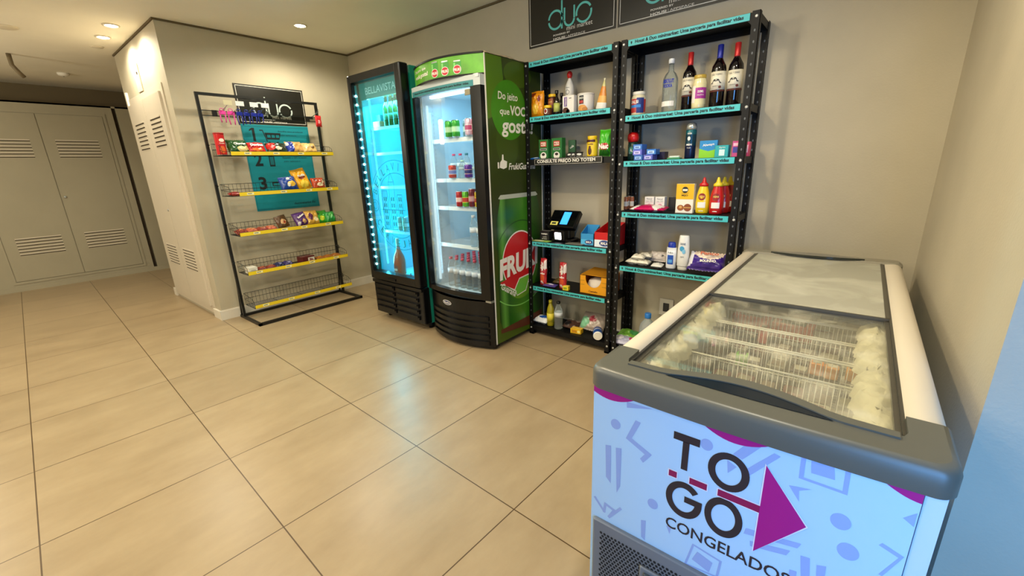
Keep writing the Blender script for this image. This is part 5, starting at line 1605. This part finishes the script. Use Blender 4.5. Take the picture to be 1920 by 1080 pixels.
bag('golden and purple crisp bag in the third basket', 2.020, -.13, 2, .14, .15, ('#c89a3a', '#5a1c4a', '#e8d8a8'), 47, ((-.2, .1, .35, .5, 1), (.5, -.3, .3, .3, 2)), .4)
bag('bright green crisp bag with yellow patch in the third basket', 2.130, -.10, 2, .15, .14, ('#2a9a1c', '#c8d83a', '#1c5a14'), 48, ((.0, -.3, .4, .35, 1), (-.4, .4, .25, .2, 2)), .45)
bag('plain green crisp bag, rightmost in the third basket', 2.215, -.13, 2, .105, .12, ('#1c8a3a', '#58b85a', '#0f5a24'), 49, ((0, .3, .4, .3, 1),), .4)
# fourth basket
carton('candy_box', 'white carton at the left end of the fourth basket', 'box', .075, .10, .055, '#e0dccf', rp(1.385, -.15, 3), rot=0, art=lambda a, o: a.rect(-.02, .02, .015, .035, o, XF, mat('#b8b4a8', .5)))
for i, (x, lab) in enumerate(((1.475, 'red-brown flat bar packet beside the white carton'), (1.555, 'second red-brown bar packet in the fourth basket'))):
    bag(lab, x, -.15, 3, .085, .07, ('#7a2a1c', '#a85a3a', '#5a1c10'), 50 + i, ((0, 0, .5, .3, 1),), .2, lie=True, th=.035, nm='chocolate_bar')
for i, (x, lab, c) in enumerate(((1.635, 'dark blue chocolate bar packet in the fourth basket', '#141c4a'), (1.715, 'violet-blue chocolate bar packet in the fourth basket', '#2c2460'))):
    bag(lab, x, -.14, 3, .085, .08, (c, '#8a8ab8', '#1a1a1a'), 53 + i, ((.2, 0, .4, .25, 1),), .4, lie=True, th=.04, nm='chocolate_bar')
carton('candy_box', 'dark red and white open candy box in the fourth basket', 'box', .13, .10, .062, '#5a1c1c', rp(1.90, -.13, 3), rot=.15, side='#4a1616', art=lambda a, o: (a.rect(-.01, .06, .008, .05, o, XF, mat('#d8d0c8', .5)), a.text('Bis', .025, .03, .035, .022, o, XF, mat('#8a1c1c', .4), .0014, bold=.03)))
for i, (x, lab) in enumerate(((2.04, 'orange-brown bar packet, left one near the right post'), (2.13, 'orange-brown bar packet, middle one near the right post'), (2.215, 'orange-brown bar packet at the right end of the fourth basket'))):
    bag(lab, x, -.13, 3, .09, .07, ('#9a5a1c', '#c8843a', '#5a2c10'), 57 + i, ((0, 0, .5, .3, 1),), .15, lie=True, th=.03, nm='chocolate_bar')

# ================================================================= CHEST FREEZER
FX, FY = .85, .135
fz = thing('chest_freezer', 'white chest freezer with sliding glass lids and printed front', 'freezer', (FX, FY, 0), E)
FL = 1.76; FW = .315
shm = mat('#c4d4e0', .4)
b = MB()
b.box(-FW, -FW + .04, .003, FL - .01, .05, .775, shm).box(FW - .04, FW, .003, FL - .01, .05, .775, shm)
b.box(-FW + .04, FW - .04, .003, .05, .05, .775, shm).box(-FW + .04, FW - .04, FL - .05, FL - .01, .05, .775, shm)
b.box(-FW + .04, FW - .04, .05, FL - .05, .05, .30, shm)
b.build('cabinet', fz)
fl_ = mat('#eeeee4', .5)
b = MB()
b.box(-FW + .040, -FW + .044, .05, FL - .05, .30, .775, fl_).box(FW - .044, FW - .040, .05, FL - .05, .30, .775, fl_)
b.box(-FW + .044, FW - .044, .05, .054, .30, .775, fl_).box(-FW + .044, FW - .044, FL - .054, FL - .05, .30, .775, fl_)
b.box(-FW + .044, FW - .044, .054, FL - .054, .30, .304, fl_)
b.build('inner_liner', fz)
# printed front
F0 = (0, .003, 0)
PB = mat('#b0d2ec', .42)
fp = MB().box(-FW + .002, .287, 0, .003, .052, .772, PB)
front = fp.build('printed_front', fz)
F1 = (0, 0, 0)
LV = mat('#93a9d8', .45)
a = MB()
for cx, cz, r in ((-.252, .683, .014), (-.148, .502, .014), (-.043, .716, .014), (.194, .656, .017), (.213, .599, .018)):
    a.ell(cx, cz, r * .9, r, F1, XF, LV, .0004)
polys = [[(-.202, .714), (-.189, .712), (-.209, .661), (-.158, .637), (-.178, .606), (-.186, .614), (-.175, .631), (-.224, .655)],
         [(-.277, .613), (-.262, .617), (-.259, .504), (-.273, .518)], [(-.249, .617), (-.234, .621), (-.233, .509), (-.242, .484)],
         [(-.226, .755), (-.225, .739), (-.161, .758)],
         [(-.174, .438), (-.162, .443), (-.161, .382), (-.171, .387)], [(-.112, .459), (-.1, .46), (-.103, .439)],
         [(.008, .716), (.032, .753), (.055, .753), (.026, .711)], [(.035, .692), (.078, .75), (.089, .747), (.043, .681)], [(-.001, .698), (.018, .689), (.003, .667)],
         [(.136, .760), (.139, .735), (.174, .737), (.17, .762)], [(.109, .692), (.144, .7), (.126, .688), (.129, .664)], [(.27, .71), (.285, .728), (.285, .700)],
         [(.25, .639), (.254, .646), (.284, .635), (.264, .578), (.259, .579), (.278, .629)], [(-.038, .429), (-.004, .419), (-.009, .388), (-.048, .4)],
         [(.050, .552), (.145, .572), (.14, .558), (.047, .536)], [(.060, .525), (.13, .545), (.125, .53), (.062, .512)], [(.147, .545), (.162, .548), (.168, .497), (.154, .494)], [(.174, .54), (.188, .546), (.190, .504), (.178, .498)],
         [(.2, .53), (.214, .535), (.214, .49), (.203, .485)], [(.134, .500), (.146, .503), (.148, .46), (.136, .455)], [(-.30, .28), (-.30, .2), (-.305, .2), (-.305, .28)],
         [(.17, .40), (.24, .42), (.24, .40), (.17, .38)], [(.17, .36), (.24, .38), (.24, .36), (.17, .34)], [(.10, .25), (.16, .30), (.19, .22)]]
for p in polys:
    ar = sum(p[i][0] * p[(i + 1) % len(p)][1] - p[(i + 1) % len(p)][0] * p[i][1] for i in range(len(p)))
    a.decal(p if ar > 0 else p[::-1], F1, XF, LV, .0004)


def stroke(P, t_=.0035):
    for k, ((xa, za), (xb, zb)) in enumerate(zip(P, P[1:])):
        L_ = math.hypot(xb - xa, zb - za); ux, uz = (xb - xa) / L_ * t_, (zb - za) / L_ * t_
        a.decal([(xa - ux + uz, za - uz - ux), (xb + ux + uz, zb + uz - ux), (xb + ux - uz, zb + uz + ux), (xa - ux - uz, za - uz + ux)], F1, XF, LV, .0004 + .00008 * k)


stroke([(-.302, .436), (-.275, .406), (-.272, .432), (-.246, .425), (-.260, .397), (-.230, .440)])
stroke([(.19, .27), (.215, .25), (.218, .275), (.245, .262), (.235, .235), (.268, .26)])


def frame4(P, t_=.12):
    c = (sum(p[0] for p in P) / 4, sum(p[1] for p in P) / 4)
    Q = [(p[0] + (c[0] - p[0]) * t_, p[1] + (c[1] - p[1]) * t_) for p in P]
    for i in range(4):
        j = (i + 1) % 4
        a.decal([P[i], P[j], Q[j], Q[i]], F1, XF, LV, .0004)


frame4([(.122, .715), (.195, .715), (.193, .768), (.120, .768)], .2)
frame4([(-.064, .375), (.010, .385), (.014, .436), (-.050, .445)], .14)
frame4([(.20, .12), (.27, .13), (.27, .19), (.20, .18)], .16)
a.build('pattern_artwork', front)
MG = mat('#a80a78', .4); MG2 = mat('#8e0a4a', .4)
a = MB()
n = 14
a.decal([(-.313, .772)] + [(-.313 + .0 + (k / n) * .115, .772 - .027 * math.sin(PI * (.18 + .82 * k / n)) ** .8 - 0) for k in range(n + 1)][0:] , F1, XF, MG, .0008)
a.decal([(-.067 + .15 * k / n, .772 - .030 * math.sin(PI * k / n) ** .85) for k in range(n + 1)], F1, XF, MG, .0008)
a.decal([(.228, .772)] + [(.228 + .059 * k / 8, .772 - .024 * math.sin(PI / 2 * k / 8)) for k in range(1, 9)] + [(.287, .772)], F1, XF, MG, .0008)
a.build('magenta_shapes', front)
GY_ = mat('#2c2226', .5)
l = MB()
OW = mat('#e7e4ee', .45)
TB = .045
# large letters as strokes
l.rect(-.112, -.056, .703, .722, F1, XF, GY_).rect(-.091, -.077, .632, .704, F1, XF, GY_)
for cx, cz, rx, rz in ((.004, .669, .040, .046), (.005, .552, .038, .050)):
    n = 40
    for k in range(n):
        a0 = 2 * PI * k / n; a1 = 2 * PI * (k + 1) / n
        l.decal([(cx + rx * math.cos(a0), cz + rz * math.sin(a0)), (cx + rx * math.cos(a1), cz + rz * math.sin(a1)), (cx + rx * .63 * math.cos(a1), cz + rz * .66 * math.sin(a1)), (cx + rx * .63 * math.cos(a0), cz + rz * .66 * math.sin(a0))], F1, XF, GY_)
cx, cz, rx, rz = -.079, .552, .040, .048
for k in range(36):
    a0 = math.radians(42 + 318 * k / 36 - 0); a1 = math.radians(42 + 318 * (k + 1) / 36)
    l.decal([(cx + rx * math.cos(a0), cz + rz * math.sin(a0)), (cx + rx * math.cos(a1), cz + rz * math.sin(a1)), (cx + rx * .63 * math.cos(a1), cz + rz * .66 * math.sin(a1)), (cx + rx * .63 * math.cos(a0), cz + rz * .66 * math.sin(a0))], F1, XF, GY_)
l.rect(cx + .002, cx + .040, cz - .004, cz + .012, F1, XF, GY_, .0012)
l.text('CONGELADOS', .012, .473, .252, .030, F1, XF, GY_, .0008, bold=.012)
l.build('logo_lettering', front)
l = MB()
for mat_, e, off in ((OW, .0022, .0010), (MG, 0, .0014)):
    m2 = mat_ if mat_ is OW else MG2
    l.rect(-.116 - e, -.098 + e, .603 - e, .619 + e, F1, XF, m2, off).rect(-.070 - e, -.033 + e, .603 - e, .619 + e, F1, XF, m2, off)
    l.rect(-.011 - e, .07, .603 - e, .620 + e, F1, XF, m2, off)
    l.decal([(.0685 - e, .504 - e * 1.5), (.147 + e * 1.5, .615), (.0685 - e, .718 + e * 1.5)], F1, XF, mat_, off + .0001)
l.build('arrow_emblem', front)
MB().rect(.2868, .2885, .052, .772, F0, XF, mat('#4a4f58', .5), .0012).build('panel_seam', fz)
# ventilation grille
gv = MB(); GVM = mat('#6e747a', .5); gx0, gx1, gz0, gz1 = -.302, .12, .075, .378
gv.rbox(gx0, gx1, -.012, .002, gz0, gz1, .006, GVM)
gl = gv.build('vent_grille', fz)
hx = MB(); px_ = .0105; row = 0; z = gz0 + .03
hm = mat('#0c0d0f', .8)
while z < gz1 - .028:
    x = gx0 + .026 + (px_ / 2 if row % 2 else 0)
    while x < gx1 - .026:
        if not (-.16 < x < .06 and .14 < z < .31):
            hx.ell(x, z, .0040, .0044, (0, -.012, 0), XF, hm, .0005, 6)
        x += px_
    z += .0092; row += 1
hx.build('vent_holes', gl)
MB().rbox(-.165, .065, -.020, -.010, .135, .315, .006, GVM).build('vent_cover', gl)
MB().rbox(-.150, .05, -.028, -.019, .285, .305, .003, mat('#37424c', .45)).build('vent_handle', gl)
# top surround: front cap, back cap, rails
CAP = mat('#8a8576', .4)
CAPD = mat('#5c5c53', .36)
TW = .326
cap = MB(); z0, z1 = .768, .824
n = 10
# outline with rounded outer corners; inner edge dips for the handle recess
outer = []
R_ = .030
for k in range(n + 1):
    q = PI + PI / 2 * k / n
    outer.append((-TW + R_ + R_ * math.cos(q), -.006 + R_ + R_ * math.sin(q)))
for k in range(1, 12):
    x = -TW + R_ + (2 * TW - 2 * R_) * k / 12
    outer.append((x, -.006 - .010 * math.sin(PI * k / 12)))
for k in range(n + 1):
    q = 1.5 * PI + PI / 2 * k / n
    outer.append((TW - R_ + R_ * math.cos(q), -.006 + R_ + R_ * math.sin(q)))
inner = [(TW, .150), (.262, .150), (.262, .085), (.256, .070), (.235, .062)]
inner += [(.235 - .47 * k / 16, .062 - .012 * math.sin(PI * k / 16)) for k in range(1, 16)]
inner += [(-.235, .062), (-.256, .070), (-.262, .085), (-.262, .150), (-TW, .150)]
outl = outer + inner
UX = (Vector((1, 0, 0)), Vector((0, 1, 0)))
K = len(outl)
cxm, cym = 0, .06
def shr(p, e):
    x, y = p
    return (x - math.copysign(min(e, abs(x) * .03 + e * .6), x) if abs(x) > .28 else x, y + (e if y < .03 else 0))
rings = []
for zz, e in ((z0, .002), (z0 + .004, 0), (z1 - .016, 0), (z1 - .006, .003), (z1 - .001, .008), (z1, .014)):
    rings.append([Vector((*shr(p, e), zz)) for p in outl])
vs = [q for r_ in rings for q in r_]; fs = []
for j in range(len(rings) - 1):
    for i in range(K):
        i2 = (i + 1) % K
        fs.append((j * K + i, j * K + i2, (j + 1) * K + i2, (j + 1) * K + i))
cap.add(vs, fs, CAPD, True)
cap.add(rings[-1], [tuple(range(K))], CAPD)
cap.add(rings[0], [tuple(reversed(range(K)))], CAPD)
cap.build('front_cap', fz)
RAIL = mat('#d3c9b6', .4)
for sx in (-1, 1):
    r_ = MB(); y0, y1 = .150, FL - .10
    prof = [(.262, .790), (.262, .820), (.292, .8235), (.306, .822), (.318, .814), (.324, .802), (.326, .785), (.326, .768), (.300, .768), (.300, .79)]
    if sx < 0: prof = [(-p[0], p[1]) for p in reversed(prof)]
    n = len(prof)
    vs = [(p[0], y0, p[1]) for p in prof] + [(p[0], y1, p[1]) for p in prof]
    r_.add(vs, [(i, (i + 1) % n, n + (i + 1) % n, n + i) for i in range(n)], RAIL, True)
    r_.build('side_rail', fz)
    r_ = MB().box(*sorted((sx * .262, sx * .256)), .085, FL - .08, .796, .817, mat('#3c3a34', .4)); r_.build('lid_track', fz)
bc = MB()
bc.rbox(-TW, TW, FL - .10, FL, z0, z1 + .002, .026, CAP)
bc.build('rear_cap', fz)
# handle recess in front: flat dark patch painted for its shade
mb = MB()
n = 16
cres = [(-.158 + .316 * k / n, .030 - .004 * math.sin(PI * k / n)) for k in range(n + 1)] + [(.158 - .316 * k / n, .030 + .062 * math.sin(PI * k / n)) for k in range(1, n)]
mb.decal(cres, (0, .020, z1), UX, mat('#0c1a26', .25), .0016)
mb.build('handle_recess_shade', fz)
# front lid: glass with plastic lip
FG = glass_mat('frost_glass_front', (.98, .98, .94), .10, haze=.05, haze_col=(.88, .85, .70), noise=.22, scale=9, lo=.5, hi=.8)
RG = glass_mat('frost_glass_rear', (.80, .80, .74), .08, haze=.52, haze_col=(.60, .585, .49), noise=.30, scale=4, lo=.45, hi=.75)
LYB = .80
mb = MB().box(-.256, .256, .090, LYB, .803, .807, FG)
lid1 = mb.build('front_lid_glass', fz)
lip = MB()
top_edge = [(-.25 + .50 * k / 20, .052 + .040 * max(0, math.sin(PI * (k / 20 - .18) / .64)) if 0.18 < k / 20 < .82 else .052) for k in range(21)]
front_e = [(x, y) for x, y in top_edge]
back_e = [(x, y + .020 + .012 * (1 - abs(x) / .25)) for x, y in top_edge]
for i in range(20):
    lip.prism([front_e[i], front_e[i + 1], back_e[i + 1], back_e[i]], (0, 0, 0), UX[0], UX[1], .800, z1 + .004, CAPD)
lip.build('front_lid_lip', lid1)
sl = mat('#4a473e', .4)
MB().box(-.256, -.247, .09, LYB, .800, .810, sl).box(.247, .256, .09, LYB, .800, .810, sl).box(-.256, .256, LYB - .006, LYB + .004, .800, .812, sl).build('front_lid_frame', lid1)
mb = MB().box(-.254, .254, LYB - .004, FL - .09, .813, .817, RG)
lid2 = mb.build('rear_lid_glass', fz)
MB().box(-.256, -.247, LYB - .004, FL - .09, .812, .8195, sl).box(.247, .256, LYB - .004, FL - .09, .812, .8195, sl).box(-.256, .256, LYB - .008, LYB, .812, .8195, sl).build('rear_lid_frame', lid2)
mb = MB()
cres = [(-.19 + .38 * k / 16, FL - .085 - .026 * math.sin(PI * k / 16)) for k in range(17)] + [(.19 - .38 * k / 16, FL - .085 + .050 * math.sin(PI * k / 16)) for k in range(1, 16)]
mb.prism(cres, (0, 0, 0), UX[0], UX[1], z1 + .0, z1 + .010, mat('#1b211e', .10, coat=1.0))
mb.build('rear_lid_handle', lid2)
# wire baskets inside
WM = mat('#f6f4ea', .25)
for bi, (ya, yb) in enumerate(((.395, .550), (.557, .712), (.720, .875), (.882, 1.04))):
    k = MB()
    for y in (ya + .004, yb - .004):
        k.tube([(-.232, y, .742), (.232, y, .742)], .0030, WM, 6)
        if y > ya + .02: continue
        k.tube([(-.232, y, .66), (.232, y, .66)], .0018, WM, 4)
        k.tube([(-.232, y, .56), (.232, y, .56)], .0018, WM, 4)
        for i in range(38):
            x = -.228 + .456 * i / 37
            k.tube([(x, y, .56), (x, y, .742)], .0012, WM, 3)
    for x in (-.234, .234):
        k.tube([(x, ya, .742), (x, yb, .742)], .0030, WM, 6)
        for i in range(8):
            y = ya + .01 + (yb - ya - .02) * i / 7
            k.tube([(x, y, .56), (x, y, .742)], .0012, WM, 3)
    for i in range(10):
        y = ya + (yb - ya) * i / 9
        k.tube([(-.232, y, .562), (.232, y, .562)], .0013, WM, 3)
    t = thing('freezer_basket', ('front', 'second', 'third', 'fourth')[bi] + ' white wire basket from the freezer front, under the glass', 'wire basket', (FX, FY, 0), E)
    k.build('wire_frame', t)
    h_ = MB().tube([(.234, ya + .03, .745), (.215, ya + .04, .762), (.212, ya + .08, .766), (.215, ya + .12, .762), (.234, ya + .13, .745)], .0024, mat('#8a8676', .4), 6)
    h_.build('basket_handle', t)
# frost
fr_m = mat('#e6e0c4', .75, var=.10, vs=40, bump=.5, bs=150)
def frost(x0, x1, y0, y1, zb, zt, seed, nx=10, ny=60):
    rr = random.Random(seed); mb = MB(); vs = []; fs = []
    for j in range(ny + 1):
        jag = rr.uniform(-.014, .014)
        for i in range(nx + 1):
            u = i / nx
            e = math.sin(PI * u) ** .5 if 0 < u < 1 else 0
            inner_side = (u > .5) if x1 < 0 else (u < .5)
            x = x0 + (x1 - x0) * u + (jag if inner_side else 0)
            vs.append((x, y0 + (y1 - y0) * j / ny, zb + (zt - zb) * e * (1 + rr.uniform(-.28, .12))))
    for j in range(ny):
        for i in range(nx):
            q = j * (nx + 1) + i; fs.append((q, q + 1, q + nx + 2, q + nx + 1))
    mb.add(vs, fs, fr_m, True); return mb
o_ = frost(-.268, -.205, .085, .86, .735, .786, 1).build('frost', fz); o_['kind'] = 'stuff'
o_ = frost(.195, .268, .085, .86, .735, .786, 2).build('frost', fz); o_['kind'] = 'stuff'
# frozen goods
rr = random.Random(11)
FG_ = 'frozen packs seen dimly through the freezer glass'
cols = ['#8a8672', '#5a4638', '#c9c4b0', '#3c2f2a', '#7a6a58', '#a8a894', '#4a5a4a', '#d8d4c4', '#6a2c24']
def frozen(x, y, z, w_, d_, h_, col, lab, grp=None):
    t = thing('frozen_pack', lab, 'frozen food', (FX + y, FY - x, z), E + rr.uniform(-.1, .1), grp)
    MB().rbox(-w_ / 2, w_ / 2, -d_ / 2, d_ / 2, 0, h_, .006, mat(col, .4, var=.3, vs=60, coat=.3)).build('pack_body', t)
    MB().box(-w_ * .3, w_ * .3, -d_ * .3, d_ * .3, h_, h_ + .001, mat(cols[rr.randrange(len(cols))], .4)).build('pack_label', t)
for ya, yb in ((.395, .550), (.557, .712), (.720, .875), (.882, 1.04)):
    for i in range(7):
        for j in range(2):
            x = -.195 + .065 * i; y = ya + .045 + .075 * j
            frozen(x, y, .568, .052, .058, rr.uniform(.072, .080), cols[rr.randrange(len(cols))], 'frozen food pack standing in a freezer wire basket', FG_)
for x, y, col, lab in ((-.091, .595, '#7ccf3a', 'bright green frozen pack under the front of the freezer glass'), (.105, .655, '#e88a1c', 'orange frozen pack, leftmost of the orange three in the freezer'), (.143, .648, '#e8941c', 'orange frozen pack in the middle of the orange three'), (.195, .665, '#e89a24', 'orange frozen pack at the right under the freezer glass')):
    frozen(x, y, .650, .036, .032, .04, col, lab)
for x, y, lab in ((-.13, .955, 'long red frozen pack across the back of the visible baskets'), (.01, .935, 'red frozen pack beside the long red one')):
    frozen(x, y, .650, .13, .07, .06, '#d8452e', lab)
frozen(-.07, .84, .650, .03, .05, .06, '#c81c1c', 'narrow bright red frozen pack in the rear basket')
for i in range(5):
    for j in range(4):
        frozen(-.19 + .095 * i, 1.0 + .17 * j, .305, .08, .12, rr.uniform(.22, .32), cols[rr.randrange(len(cols))], 'frozen food pack deep in the rear half of the freezer', 'frozen packs under the frosted rear lid')
for i in range(6):
    frozen(-.2 + .08 * i, .13, .305, .065, .07, rr.uniform(.15, .2), cols[rr.randrange(len(cols))], 'frozen food pack low in the freezer front', 'frozen packs low in the freezer front')
